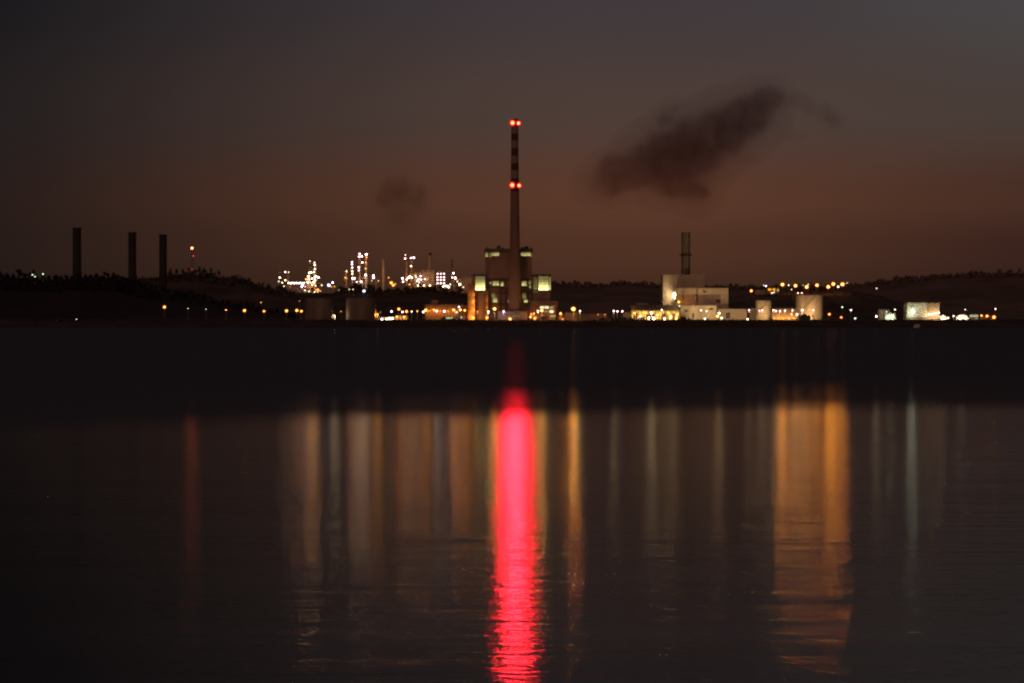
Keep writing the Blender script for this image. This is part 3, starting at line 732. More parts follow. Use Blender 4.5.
for px0,px1,pyt,Yb,mt,lab in ((531,537,316,2968,'rust','rusty container right of the chimney foot beside the low orange lamp'),(541,545.5,316.6,2960,'clad','brown container on the ground under the office windows'),(557.4,563.5,315.8,2966,'rust','rusty container at the right end of the office'),
      (489,494,316.4,2962,'clad','brown container left of the low hall by the chimney'),(441,446,317,2962,'clad','low brown container before the middle of the orange depot'),(455,460.4,316.4,2966,'cream2','pale container under the violet yard lamp')):
    e = thing('container', lab, 'container', (X((px0+px1)/2,Yb),Yb,GZ-.3), 'containers standing in the works yard')
    bb = pbox(px0,px1,pyt,0,Yb,2.6,zbot=GZ-.3); part(e,'body',M[mt],bb)
    rbs = MB()
    for k in range(int((bb[1]-bb[0])/.6)): xx = bb[0]+.2+k*.6; rbs.box(xx,xx+.18,Yb-.08,Yb-.003,GZ,bb[5]-.12)
    rbs.build('rib_set',M[mt],e); part(e,'door',M['darkclad'],(bb[1]-.0,bb[1]+.06,Yb+.1,Yb+2.5,GZ-.1,bb[5]-.1))
# quay hut, lit, left of the yard row
e = shed('quay_hut','hut','low brightly lit quay hut beside the right dark tank',379,393,316.8,2950,8,'white',rise=.5)
for px,py,k,s,r in ((381.8,319.6,'violet',90,.5),(386.6,319.3,'white',80,.45),(390.2,318.7,'warm',90,.5),(392.5,318.3,'warm',60,.45)): child_lamp(e, px, py, 2946, k, s, r)
lamp(380.2,312.4,2956,'white',1.0,.25,'thin pale mast with a faint lamp over the lit quay hut')
e = shed('shed','shed','low yellow lit shed between the quay hut and the orange depot',395,407.5,315,2966,9,'cream',rise=.6)
child_lamp(e, 396.8, 316.6, 2962.5,'amber',22,.4); child_lamp(e, 404, 317, 2962.5,'amber',24,.4)

# ------------------------------------------------------------------ tanks
def tank(px0, px1, pyt, Y, mat, label, group, ladder=True):
    r = (px1-px0)/2*Y/F; cx = X((px0+px1)/2, Y); cyy = Y+r; zt = Z(pyt, Y)
    e = thing('storage_tank', label, 'tank', (cx, cyy, GZ), group)
    MB().lathe(cx, cyy, [(GZ-.6, r), (zt-.5, r)], 64).build('shell', M[mat], e)
    MB().lathe(cx, cyy, [(zt-.5, r+.25), (zt, r+.25), (zt+.05, r-.4), (zt+r*.05, r*.5), (zt+r*.07, .3)], 64).build('roof', M['darkclad' if mat == 'tankdark' else mat], e)
    b = MB()
    for k in range(22):      # spiral stair
        a = math.radians(205+k*4.2); z = GZ+(zt-GZ)*k/21
        x, y = cx+(r+.5)*math.cos(a), cyy+(r+.5)*math.sin(a)
        b.box(x-.55,x+.55,y-.35,y+.35,z-.12,z+.05); b.tube((x,y,z), (x,y,z+1.1), .05, n=5)
    b.build('stair', M['steel'] if mat == 'tankdark' else M['tank'], e)
    rg = MB()
    for k in range(48):
        a = 2*math.pi*k/48; a2 = 2*math.pi*(k+1)/48; x,y = cx+r*math.cos(a), cyy+r*math.sin(a)
        rg.tube((x,y,zt), (x,y,zt+1.0), .05, n=4); rg.tube((x,y,zt+1.0), (cx+r*math.cos(a2),cyy+r*math.sin(a2),zt+1.0), .05, n=4)
    rg.build('railing', M['dark'], e)
    return e
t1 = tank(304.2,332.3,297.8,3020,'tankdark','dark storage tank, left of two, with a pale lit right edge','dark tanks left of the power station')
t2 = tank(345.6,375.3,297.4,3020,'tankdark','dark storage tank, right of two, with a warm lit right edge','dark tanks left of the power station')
tank(756,771.8,300.4,3010,'tank','smaller pale tank lit warm from its foot','pale tanks on the right')
tank(796.8,824,295,3010,'tank','biggest pale tank, floodlit from its foot','pale tanks on the right')
lamp(334.6,315.5,3033,'warm',14,.3,'small lamp standing close at the right edge of the left dark tank',None,w=22)
lamp(377.6,314,3033,'amber',14,.3,'dim amber lamp close at the right edge of the right dark tank',None,w=45)
lamp(341,311.3,2990,'amber',4,.28,'faint lamp in the gap between the two dark tanks',None)

def flood(px, Y, W, color, label, aim=(0,30,3)):
    p = Vector((X(px,Y), Y, GZ+.9)); e = thing('floodlight', label, 'floodlight', (p.x,p.y,GZ-.4), 'floodlights at the foot of the pale tanks')
    MB().box(p.x-.4,p.x+.4,p.y-.3,p.y+.15,p.z-.3,p.z+.3).box(p.x-.5,p.x+.5,p.y-.55,p.y-.32,p.z+.1,p.z+.4).build('housing', M['dark'], e)
    MB().box(p.x-.5,p.x-.42,p.y-.1,p.y+.1,GZ-.4,p.z).box(p.x+.42,p.x+.5,p.y-.1,p.y+.1,GZ-.4,p.z).build('bracket', M['pole'], e)
    L = bpy.data.lights.new('flood','SPOT'); L.energy = W; L.color = color; L.spot_size = math.radians(120); L.spot_blend = .9; L.shadow_soft_size = .4
    o = bpy.data.objects.new('flood',L); COL.objects.link(o); o.parent = e; o.location = p+Vector((0,.4,.1))-ORG[e.as_pointer()]
    o.rotation_euler = Vector(aim).to_track_quat('-Z','Y').to_euler()
for px, Y, W, lab in ((759.5,2996,3800,'small floodlight at the left foot of the smaller pale tank'),(768,2996,3800,'small floodlight at the right foot of the smaller pale tank'),(801,2995,6500,'small floodlight at the left foot of the big pale tank'),(817.5,2993,7000,'small floodlight at the right foot of the big pale tank')):
    flood(px, Y, W*2.2, (1,.56,.22), lab)
# wall between the right tanks, hut, low block
def wallthing():
    Y = 2990; e = thing('boundary_wall', 'long pale wall lit yellow between the two right tanks', 'wall', (X(784,Y), Y, GZ))
    part(e, 'wall', M['cream2'], pbox(771.9,796.9,309,0,Y,2,zbot=GZ-.5)); part(e, 'coping', M['cream2'], pbox(771.7,797.1,308.5,309,Y-.3,2.6))
    for px in (774,779,783.5,789,794): child_lamp(e, px, 318.2, Y-4, 'amber', 16, .3, w=7)
wallthing()
shed('hut','hut','small hut with a white band under its roof left of the smaller right tank',750,755.6,308.4,2985,6,'cream2','white',rise=1.4)
def gabled():
    Y = 2940; e = thing('shed','small dark gabled shed standing before the big lit tank','shed',(X(806,Y),Y,5))
    part(e,'wall',M['dark'],pbox(799,810.5,316.4,0,Y,7,zbot=4.5))
    a,b,zt = X(798.2,Y),X(811.2,Y),Z(316.4,Y)
    MB().prism([(a,zt),(b,zt),((a+b)/2,zt+1.9)],Y-.4,Y+7.4).build('roof',M['dark'],e)
    MB().box(X(811.6,Y),X(814,Y),Y+1,Y+6,Z(316,Y),Z(315.4,Y)).box(X(813.6,Y),X(814,Y),Y+1,Y+1.4,5,Z(316,Y)).build('lean_to',M['dark'],e)
gabled()

# ------------------------------------------------------------------ right works: pale blocks, stack, lit hall
def works():
    Y = 3075
    e = thing('turbine_works', 'pale cream stepped power block with a short dark stack', 'power station', (X(695,Y), Y, GZ))
    part(e,'tall_block',M['cream'],pbox(663,704.7,275.4,0,Y,45,zbot=GZ-.5)); part(e,'tall_roof',M['cream2'],pbox(662.6,705.1,274.7,275.4,Y-.6,46.2))
    Y2 = 3045
    part(e,'main_block',M['cream'],pbox(677,728.2,288.6,0,Y2,28.5,zbot=GZ-.5)); part(e,'main_roof',M['cream2'],pbox(676.6,728.6,288,288.6,Y2-.6,29.5))
    Y3 = 3015
    part(e,'low_block',M['cream'],pbox(680.4,716.6,305.6,0,Y3,28,zbot=GZ-.5)); part(e,'low_roof',M['darkclad'],pbox(680,717,304.8,305.6,Y3-.6,29))
    part(e,'side_block',M['cream2'],pbox(717.4,747,309,0,Y3+4,24,zbot=GZ-.5))
    jn = MB()
    for k in range(1,13): px = 677+k*3.94; jn.box(*pbox(px,px+.14,288.7,304.6,Y2-.14,.13))
    jn.build('cladding_joint', M['cream2'], e)
    for a,b,t,bt in ((684,688,309.5,312),(692,694.4,313.5,318.6),(709,713,308,310)): part(e,'louvre',M['darkclad'],pbox(a,b,t,bt,Y3-.2,.18))
    for a,b,t,bt in ((703,706,290.5,292.5),(716,721,299.5,303)): part(e,'louvre',M['darkclad'],pbox(a,b,t,bt,Y2-.2,.18))
    part(e,'door',M['darkclad'],pbox(726,730,312.5,318.6,Y3+3.8,.18)); part(e,'roof_vent',M['darkclad'],pbox(708,711,286.4,288,Y2+6,4)); part(e,'roof_vent',M['darkclad'],pbox(718,720,286.8,288,Y2+6,3))
    du = MB(); du.box(*pbox(696.4,697.4,288.7,305,Y2-.5,.45)); du.box(*pbox(694.6,697.4,294.6,295.4,Y2-.9,.4)); du.box(*pbox(682.6,683.4,291,300,Y2-.6,.55))
    du.build('pipework', M['darkclad'], e)
    sk = MB(); Ys = 3092; cx = X(685.8,Ys); r = 3.35; z0, z1 = Z(275,Ys), Z(232.2,Ys)
    sk.lathe(cx,Ys,[(z0-1,r),(z1-.8,r),(z1-.7,r+.25),(z1,r+.25)],32); st = sk.build('stack',M['stk'],e)
    zr = Z(254.6,Ys)
    MB().lathe(cx,Ys,[(zr-1.1,r+.02),(zr-.9,r+1.6),(zr+.2,r+1.6),(zr+.22,r+.02)],32).build('platform',M['dark'],st)
    rb = MB()
    for k in range(10):
        a = 2*math.pi*k/10+.2; rb.tube((cx+(r+.1)*math.cos(a),Ys+(r+.1)*math.sin(a),z0),(cx+(r+.1)*math.cos(a),Ys+(r+.1)*math.sin(a),z1-.3),.22,n=6)
    rb.build('rib_set',M['dark'],st)
    tw = MB(); c = (X(675.2,Y), Y-3)     # open stair tower in the corner
    for dx in (-1.3,1.3):
        for dy in (-1.3,1.3): tw.box(c[0]+dx-.12,c[0]+dx+.12,c[1]+dy-.12,c[1]+dy+.12,GZ,Z(286,Y))
    for k in range(9): z = GZ+2+k*2.4; tw.box(c[0]-1.4,c[0]+1.4,c[1]-1.4,c[1]+1.4,z,z+.12)
    tw.build('stair_tower',M['steel'],e)
    for px,py,Yl,k,s,r in ((674.3,293.6,Y-5,'warm',60,.6),(674.3,296,Y-5,'warm',50,.6),(678.9,302,3035,'amber',45,.5),(679.3,305.5,3030,'green',60,.45)): child_lamp(e,px,py,Yl,k,s,r)
    for px,Yl,W in ((690,2975,26000),(712,2975,30000),(668,3040,12000),(733,2985,4500)):
        fl = MB(); p = Vector((X(px,Yl),Yl,GZ+.9)); fl.box(p.x-.45,p.x+.45,p.y-.35,p.y+.1,p.z-.3,p.z+.3); fl.box(p.x-.1,p.x+.1,p.y-.5,p.y-.36,GZ-.6,p.z); fo = fl.build('floodlight',M['dark'],e)
        L = bpy.data.lights.new('flood','SPOT'); L.energy = W; L.color = (1,.66,.30); L.spot_size = math.radians(95); L.spot_blend = .8; L.shadow_soft_size = .4
        lo = bpy.data.objects.new('flood',L); COL.objects.link(lo); lo.parent = fo; lo.location = p+Vector((0,.25,.1))-ORG[e.as_pointer()]
        d = Vector((0,62,24)); lo.rotation_euler = d.to_track_quat('-Z','Y').to_euler()
M['stk'] = surf('grey_stack_steel', (.18,.15,.13), .6, .2, .25, .3)
works()
def hall():
    Y = 3000; e = thing('lit_hall', 'open sided long hall glowing yellow under a dark roof', 'hall', (X(655,Y), Y, GZ))
    part(e,'roof',M['darkclad'],pbox(636,679.3,305,310.6,Y-1,24)); part(e,'end_gable',M['brick'],pbox(631,635.8,305.6,310.6,Y-.8,20))
    part(e,'ridge_vent',M['cream'],pbox(636.4,647.6,303.6,304.4,Y+8,3)); part(e,'vent_base',M['dark'],pbox(636.8,647.2,304.4,305,Y+8.4,2.2))
    part(e,'back_wall',M['hall_lit'],pbox(631.2,679.2,310.6,0,Y+15,.4,zbot=GZ-.3)); part(e,'slab',M['concrete'],(X(631,Y),X(679.3,Y),Y-1,Y+20,GZ-.4,GZ+.25))  # inside light of the hall put into the back wall as emission
    for k in range(15):
        px = 631.3+k*3.37; part(e,'post',M['cream2'] if k % 3 else M['darkclad'],pbox(px,px+.75,310.6,0,Y-.6,.6,zbot=GZ))
    eq = MB()
    for k in range(26):
        px = 632+R.random()*46; wd = R.uniform(.7,2.6); eq.box(*pbox(px,px+wd,R.uniform(312.8,317.5),0,Y+3+R.random()*8,R.uniform(.6,1.5),zbot=GZ+.2))
    eq.build('machinery',M['rust'],e)
    for px,py,k,s,r in ((634.5,313.2,'amber',36,.4),(640.3,316,'warm',44,.45),(645.3,312.6,'amber',34,.4),(648.8,317.6,'warm',60,.45),(653.4,318,'warm',70,.5),(657.8,315,'amber',36,.4),(664.4,318.5,'warm',50,.45),(668.5,312.8,'amber',30,.38),(671,316.6,'warm',36,.4),(676.4,318,'amber',46,.45)): child_lamp(e,px,py,Y-1.6,k,s,r,w=.6)
hall()
shed('shed','shed','small pale yellow shed at the left end of the lit hall',623.4,630.6,312,2995,8,'cream','cream2',rise=.5)
lw = thing('boundary_wall','low dull red wall on the bank left of the three tall pink lamps','wall',(X(606,2950),2950,GZ))
part(lw,'wall',M['brick'],pbox(598,613,318.4,0,2950,.8,zbot=4.6)); part(lw,'coping',M['clad'],pbox(597.8,613.2,318.1,318.4,2949.8,1.2))

def van(px0, px1, pyt, Y, label):
    a, b = X(px0,Y), X(px1,Y); g0 = GZ-.6; zt = Z(pyt,Y); L = b-a; hh = zt-g0
    e = thing('parked_van', label, 'van', ((a+b)/2, Y, g0), 'dark vans parked on the bank')
    MB().prism([(a,g0+.4),(b,g0+.4),(b,g0+hh*.5),(b-L*.06,g0+hh*.58),(b-L*.2,zt-.08),(b-L*.27,zt),(a+.15,zt),(a,zt-.2)],Y-1,Y+1).build('body',M['carpaint'],e)
    for t in (.2,.8):
        for yy in (-1.02,.82):
            w_ = MB(); w_.tube((a+L*t,Y+yy,g0+.36),(a+L*t,Y+yy+.22,g0+.36),.36,n=16); w_.build('wheel',M['dark'],e)
    MB().prism([(b-L*.19,zt-.25),(b-L*.08,g0+hh*.6),(b-L*.3,g0+hh*.6),(b-L*.3,zt-.25)],Y-1.02,Y-1.004).build('side_window',M['dark'],e)
van(621.4,627.8,317.2,2938,'dark van parked at the left end of the lit hall, left of two')
van(628.4,633.4,317.5,2938,'shorter dark van parked at the left end of the lit hall, right of two')
van(680,686.4,316.4,2938,'dark van parked between the lit hall and the low pale block')

# ------------------------------------------------------------------ right shore buildings
e = shed('shed','shed','small pale green shed standing behind, left one of two',879,889.6,309,2990,9,'white',rise=.5)
child_lamp(e, 886.5, 311.8, 2985,'green',5,.3)
e = shed('shed','shed','small bright greenish shed in front, right one of two',885,895.4,313,2965,7,'white',rise=.5)
child_lamp(e, 891.8, 316.4, 2961.5,'green',90,.5,w=.4); child_lamp(e, 887.4, 317, 2961.5,'green',14,.4)
def bigstore():
    Y = 2970; e = thing('warehouse','big pale warehouse lit greenish on its left part and pinkish on its right','warehouse',(X(922,Y),Y,GZ))
    part(e,'left_wall',M['white'],pbox(907,927.2,302.8,0,Y,26,zbot=GZ-.5)); part(e,'right_wall',M['cream'],pbox(927.4,939.6,302.8,0,Y+1.5,24,zbot=GZ-.5))
    part(e,'roof',M['darkclad'],pbox(906.7,939.9,302.3,302.8,Y-.4,27))
    part(e,'plinth',M['concrete'],pbox(906.8,927.3,317.4,0,Y-.5,.48,zbot=GZ-.4))
    part(e,'door',M['white'],pbox(918.5,923,311.6,317.3,Y-.12,.1))
    child_lamp(e,912.6,310.4,Y-5,'green',150,.5,w=.22); child_lamp(e,913.4,312.4,Y-5,'white',120,.5,w=.14); added_beam(e, P(912,309,Y-6)-ORG[e.as_pointer()], 'palebeam', .12*K)
    for px,py,s in ((929,314.5,70),(932,314,90),(935.5,313.6,100),(938.6,312.8,90)): child_lamp(e,px,py,Y-4,'pink',s,.42,w=.45)
bigstore()
def dome(px0,px1,pyt,Y,label,lamps):
    a,b = X(px0,Y),X(px1,Y); cx=(a+b)/2; r=(b-a)/2; zt=Z(pyt,Y)
    e = thing('polytunnel',label,'polytunnel',(cx,Y,GZ-.5)); s=(zt-GZ+.5)/r
    poly=[(cx+r*math.cos(math.pi*k/16),GZ-.5+r*s*math.sin(math.pi*k/16)) for k in range(17)]
    MB().prism(poly,Y,Y+14).build('cover',M['white'],e)
    hp=MB()
    for yy in (Y-.1,Y+4,Y+8,Y+12):
        for p,q in zip(poly,poly[1:]): hp.tube((p[0],yy,p[1]+.04),(q[0],yy,q[1]+.04),.08,n=5)
    hp.build('hoop_set',M['steel'],e)
    for px,py,k,sg,rr in lamps: child_lamp(e,px,py,Y-3.2,k,sg,rr,w=.5)
dome(956,969,314.6,2955,'bright rounded white tunnel tent lit from the front',[(958.5,318,'warm',60,.45),(962,317.4,'warm',70,.5),(965.5,318,'white',60,.45)])
dome(940.4,946.6,314.8,2955,'smaller bright pale tent beside the warehouse corner',[(942.3,317,'pink',100,.5),(944.3,318.4,'warm',60,.45)])
lamp(948,318,2950,'warm',20,.45,'low warm lamp between the two bright tents',None,ground=4.8)
lamp(953.6,316,2955,'pink',26,.42,'small pink lamp left of the bright rounded tent',None)
def longshed():
    Y=2960; e=thing('shed','long low shed with a green-white lit band at the right end of the shore','shed',(X(974,Y),Y,GZ))
    part(e,'wall',M['white'],pbox(969.4,978.6,314.2,0,Y,7,zbot=GZ-.5)); part(e,'roof',M['darkclad'],pbox(969.1,978.9,313.7,314.2,Y-.4,8))
    windows(e,[(970,978,314.9,316.8)],Y,'win_green',cols=6,rows=1)
longshed()
for px,py,s,r,lab in ((981.6,315.6,26,.42,'left orange lamp of three at the far right of the lights'),(987,316,46,.5,'middle orange lamp of three at the far right of the lights'),(994,317.2,60,.62,'right and lowest orange lamp at the far right of the lights')):
    lamp(px,py,2955,'orange',s,r,lab,'orange lamps at the far right',ground=5)
e = shed('shed','shed','low shed glowing orange at the far right of the lights',980,996,315.4,2962,6,'brick',rise=.5)
sl = MB(); Yw = 2888
sl.add([(X(911,2900),2886,-.3),(X(917,2900),2886,-.3),(X(922,2930),2934,6.15),(X(917.5,2930),2934,6.15),(X(911,2900),2886,-1.5),(X(917,2900),2886,-1.5),(X(922,2930),2934,4),(X(917.5,2930),2934,4)],[(0,1,2,3),(0,4,5,1),(1,5,6,2),(3,7,4,0),(2,6,7,3)])
tag(sl.build('slipway',M['slip']),'pale sloping slipway into the water below the warehouse','slipway')
lamp(855.2,318.4,2945,'green',5,.5,'low dim greenish lamp at the shore right of the tall white pole',None,ground=4.6)

# lit house on the right hill
def hillhouse():
    Y=3672; g0=Z(293,Y); e=thing('hill_house','low house with amber lit windows on the right hill','house',(X(773,Y),Y,g0))
    part(e,'wall',M['hillwall'],pbox(767.4,779.4,287.8,294,Y,12)); a,b,zt=X(767,Y),X(779.8,Y),Z(287.8,Y)
    MB().prism([(a,zt),(b,zt),((a+b)/2,zt+.9)],Y-.5,Y+12.5).build('roof',M['darkclad'],e)
    windows(e,[(768.2,771,288.3,290.4),(772.6,775.2,288.3,290.4)],Y,'win_amber',cols=2,rows=1); windows(e,[(777,778.8,288.3,291)],Y,'win_mid',cols=1,rows=1)
hillhouse()
shed('hill_house','house','long dim house between the lower orange lamp and the lit hill house',755,765.5,289,3690,10,'hillwall','darkclad',rise=1,zb=Z(296,3690))

# ------------------------------------------------------------------ left chimneys and mast
for (a,b,t,bt),lab in zip(((72.6,81.3,227.6,290),(128.2,136.3,232.2,296),(159.1,166.9,234.4,292)),('leftmost dark chimney, tallest of the three on the left hill','middle dark chimney of the three, its foot lowest','rightmost and shortest dark chimney, nearest the red mast')):
    Y=3240; r=(b-a)/2*Y/F; cx=X((a+b)/2,Y); z1=Z(t,Y); z0=Z(bt,Y)-20
    e=thing('dark_chimney',lab,'chimney',(cx,Y,z0),'dark chimneys on the left')
    MB().lathe(cx,Y,[(z0,r*1.06),(z0+(z1-z0)*.5,r),(z1-1.2,r*.97)],32).build('shaft',M['stackdark'],e)
    MB().lathe(cx,Y,[(z1-1.2,r*1.04),(z1,r*1.04),(z1+.01,r*.8)],32).build('rim',M['stackdark'],e)
def mast():
    Y=3390; e=thing('lattice_mast','thin lattice mast with red lights on the ridge','mast',P(192.3,276,Y))
    b=MB(); z0,z1=Z(276,Y),Z(247.5,Y); cx=X(192.3,Y); w0,w1=1.3,.5
    n=10; cs=[]
    for k in range(n+1):
        t=k/n; w=w0+(w1-w0)*t; z=z0+(z1-z0)*t; cs.append([(cx+sx*w,Y+sy*w,z) for sx,sy in ((-1,-1),(1,-1),(1,1),(-1,1))])
    for k in range(n):
        for i in range(4): b.tube(cs[k][i],cs[k+1][i],.10,n=4); b.tube(cs[k][i],cs[k+1][(i+1)%4],.06,n=4)
    b.build('lattice',M['dark'],e)
    child_lamp(e,192,248.2,Y-1.2,'redor',60,.85,w=0); added_beam(e, (0,-3,Z(248.2,Y)-Z(276,Y)), 'redor', .07*K); child_lamp(e,193.2,256,Y-1.2,'red',3,.4,w=0); child_lamp(e,192,269.2,Y-2,'red',.35,.5,w=0)
mast()

# ------------------------------------------------------------------ refinery on the shelf behind
RY = 3620
LIT['k'] = 0
def column(px, pyt, r, label, lamps=(), Y=RY, mat='rust', name='process_column', cat='column', pyb=294, plats=True, group='refinery columns'):
    cx=X(px,Y); z0=Z(pyb,Y); z1=Z(pyt,Y)
    e=thing(name,label,cat,(cx,Y,z0),group)
    MB().lathe(cx,Y,[(z0-2,r),(z1-r,r),(z1-r*.4,r*.8),(z1,r*.25)],20).build('shell',M[mat],e)
    if plats:
        k=max(2,int((z1-z0)/5))
        for i in range(1,k+1):
            z=z0+(z1-z0)*i/(k+.4)
            MB().lathe(cx,Y,[(z-.15,r+.02),(z-.12,r+1.0),(z,r+1.0),(z+.01,r+.02)],16).build('platform',M['steel'],e)
        ld=MB(); 
        for s in (-.3,.3): ld.tube((cx+r*.6+s,Y-r-.25,z0),(cx+r*.6+s,Y-r-.25,z1),.07,n=4)
        i=z0
        while i<z1: ld.box(cx+r*.6-.3,cx+r*.6+.3,Y-r-.3,Y-r-.2,i,i+.07); i+=.8
        ld.build('ladder',M['steel'],e)
    for (lx,ly,k,s,q) in lamps: child_lamp(e,lx,ly,Y-r-1.3,k,s,q)
    return e
column(279.5,263,.28,'very thin pale mast at the left end of the refinery',[(279.8,277.6,'warm',50,.6),(278.8,281.4,'white',8,.45)],mat='steel',name='vent_mast',cat='mast',plats=False)
column(287.6,271.5,.8,'short column with a lamp pair near the left end of the refinery',[(285.3,272,'pink',30,.6),(288.8,272.2,'warm',6,.5),(285.3,280.2,'warm',34,.55),(282.2,282.7,'warm',22,.5),(284,286.2,'warm',9,.5),(290,286.3,'amber',5,.5)])
def rack():
    Y=RY-8; e=thing('pipe_rack','long low pipe rack carrying an even line of bright white lamps','pipe rack',P(296,288,Y))
    b=MB(); 
    for k in range(9):
        px=288+k*2.05
        for dy in (0,4): b.box(X(px,Y)-.15,X(px,Y)+.15,Y+dy-.15,Y+dy+.15,Z(292,Y),Z(282,Y))
        b.box(X(px,Y)-.14,X(px,Y)+.14,Y+.16,Y+3.84,Z(284.3,Y),Z(284,Y))
    b.build('frame',M['steel'],e)
    for k,dz in enumerate((0,0.9,1.8)):
        p=MB(); p.tube((X(287.5,Y),Y+1+k,Z(283.6,Y)),(X(305,Y),Y+1+k,Z(283.6,Y)),.32,n=10); p.build('pipe',M['rust'],e)
    for k in range(9): child_lamp(e,288.6+k*1.95,282.9+.25*(k%2),Y-1,'pink' if k%3 else 'warm',40 if k!=1 else 75,.6)
    child_lamp(e,302,286.4,Y-2,'pink',60,.7); child_lamp(e,302.6,285,Y-2,'pink',50,.6)
rack()
column(309.6,260,.7,'tall slim column with one dim lamp at its top, left of the brightest column cluster',[(309.9,261.2,'warm',7,.5),(309.3,272.7,'warm',50,.65),(311.2,272.4,'warm',50,.65)])
column(314.8,261.5,1.1,'tall column strung with lamps from top to foot in the brightest cluster',[(314.5,262.6,'warm',18,.5),(314.6,264.9,'pink',42,.6),(315,269,'warm',28,.6),(314,272,'warm',24,.55),(315.2,277,'pink',60,.7),(318.4,277.4,'warm',60,.7),(316.4,276.2,'pink',26,.6),(315,280.2,'warm',50,.7),(313.6,282.2,'warm',60,.7)],mat='steel')
column(308.2,274.8,1.6,'stout short column covered in lamps at the left of the brightest cluster',[(308.4,276,'warm',50,.65),(306,279.2,'amber',22,.6),(308.9,278.8,'warm',36,.65),(312,278.6,'pink',40,.65),(307.6,282.4,'pink',60,.7),(304.8,286.6,'pink',50,.65),(310.5,282.8,'warm',40,.65)],mat='steel')
def frame_unit(px0,px1,pyt,pyb,Y,label,lamps,decks=3,mat='rust',name='lamp_rig',cat='steel frame'):
    e=thing(name,label,cat,P((px0+px1)/2,pyb,Y)); b=MB(); a,c=X(px0,Y),X(px1,Y); d=8; zb,zt=Z(pyb,Y)-2,Z(pyt,Y)
    nb=max(2,int((c-a)/4)+1)
    for k in range(nb):
        x=a+(c-a)*k/(nb-1)
        for y in (Y,Y+d): b.box(x-.16,x+.16,y-.16,y+.16,zb,zt)
    for j in range(1,decks+1):
        z=zb+(zt-zb)*j/decks
        b.box(a-.2,c+.2,Y-.3,Y-.17,z-.15,z+.15); b.box(a-.2,c+.2,Y+d+.17,Y+d+.3,z-.15,z+.15)
    b.build('frame',M['steel'],e)
    for j in range(1,decks+1):
        z=zb+(zt-zb)*j/decks; MB().box(a,c,Y+.2,Y+d-.2,z-.06,z+.06).build('deck',M['steel'],e)
    for k in range(max(1,int((c-a)/6))):
        x=a+(c-a)*(k+.5)/max(1,int((c-a)/6)); v=MB(); v.tube((x-2,Y+d/2,zb+4),(x+2,Y+d/2,zb+4),1.1,n=14); v.build('vessel',M[mat],e)
    for (lx,ly,k,s,q) in lamps: child_lamp(e,lx,ly,Y-.9,k,s,q)
    return e
frame_unit(304.6,321,283,293,RY-14,'low steel frame of scattered lamps under the brightest column cluster',[(312.2,284.8,'warm',32,.6),(305,290.4,'warm',16,.5),(309,291.4,'warm',12,.5),(316,289.8,'amber',10,.5),(318,289.6,'orange',34,.65),(320,291,'amber',9,.5),(314.6,292,'warm',12,.5),(315.4,285.6,'warm',14,.5),(317.6,291.8,'warm',8,.45),(321.8,285.2,'warm',12,.5)])
def rlamp(px,py,k,s,r,lab,Y=RY-20): lamp(px,py,Y,k,s,r,lab,'pole lamps in the refinery',ground=max(RZ-3,Z(py,Y)-9))
rlamp(328.8,285.2,'blue',80,.75,'bluish white lamp in the dark gap right of the brightest cluster')
rlamp(332.6,282.6,'pink',60,.7,'pinkish lamp up and right of the bluish white one')
rlamp(331.4,286.8,'amber',5,.5,'faint amber lamp right below the bluish white one')
rlamp(334.6,286.6,'amber',4,.5,'very faint amber lamp below the pinkish one')
rlamp(340.5,287.3,'orange',14,.6,'dull orange lamp over two faint ones, left of the dark tree clump')
rlamp(339.2,290,'warm',7,.45,'left faint lamp under the dull orange one')
rlamp(340.1,291.6,'warm',7,.45,'right faint lamp under the dull orange one')
rlamp(349.2,289.4,'warm',4,.45,'faint pale lamp low before the dark tree clump',Y=3395)
rlamp(353,289.4,'warm',4,.45,'second faint pale lamp low before the dark tree clump',Y=3395)
rlamp(364,291.1,'blue',45,.6,'blue white lamp low in the dark below the lamp columns',Y=3395)
column(345.6,269,1.3,'short amber column with one lamp at its top, left of the lamp-strung column',[(346.6,271.4,'warm',24,.5),(345.2,277.6,'amber',6,.6),(346.4,278.4,'amber',4,.5)])
column(352.2,260.5,.8,'column strung with an even vertical line of six lamps',[(352,262,'pink',36,.6),(352,264.4,'pink',40,.6),(352.2,267.6,'pink',40,.6),(352.3,271.1,'warm',34,.55),(352.3,273.7,'warm',34,.55),(352.6,278.3,'pink',70,.8),(354.4,278.5,'pink',55,.7)])
column(359.6,252.6,.9,'tallest column with a cluster of lamps around its head',[(359.6,253.8,'pink',36,.6),(359.2,256.7,'pink',44,.65),(361.8,256.2,'pink',50,.65),(362.3,262.4,'pink',46,.65),(358.8,267.4,'pink',50,.65),(358.8,270.4,'pink',26,.55)])
column(366.2,253,.8,'tall column with one big lamp at its head and another at its foot',[(366.3,254.4,'pink',95,.85),(366.5,257.2,'amber',14,.5),(365.6,262.4,'amber',12,.45),(365.6,268.6,'amber',12,.5),(365.6,275,'pink',65,.75),(365.3,278,'amber',8,.5)],mat='steel')
frame_unit(354,376,277.5,288,RY+4,'dark low steel frame under the three tall lamp columns',[(356.8,282,'pink',26,.55),(361.1,281.7,'pink',65,.75),(373.4,275.4,'pink',46,.65),(373.5,277.8,'pink',55,.7),(372,280.8,'warm',4,.4)],2)
column(383.5,258.5,1.0,'plain pale stack without lamps between the lamp columns',[],mat='cream2',name='flue_stack',cat='stack',plats=False)
rlamp(378.5,280.8,'amber',9,.45,'small amber lamp at the foot of the plain pale stack')
rlamp(388.6,277.6,'amber',6,.5,'dim tall amber lamp right of the plain pale stack')
rlamp(391.3,282.8,'orange',60,.75,'bright orange lamp above the dark trees left of the twin columns')
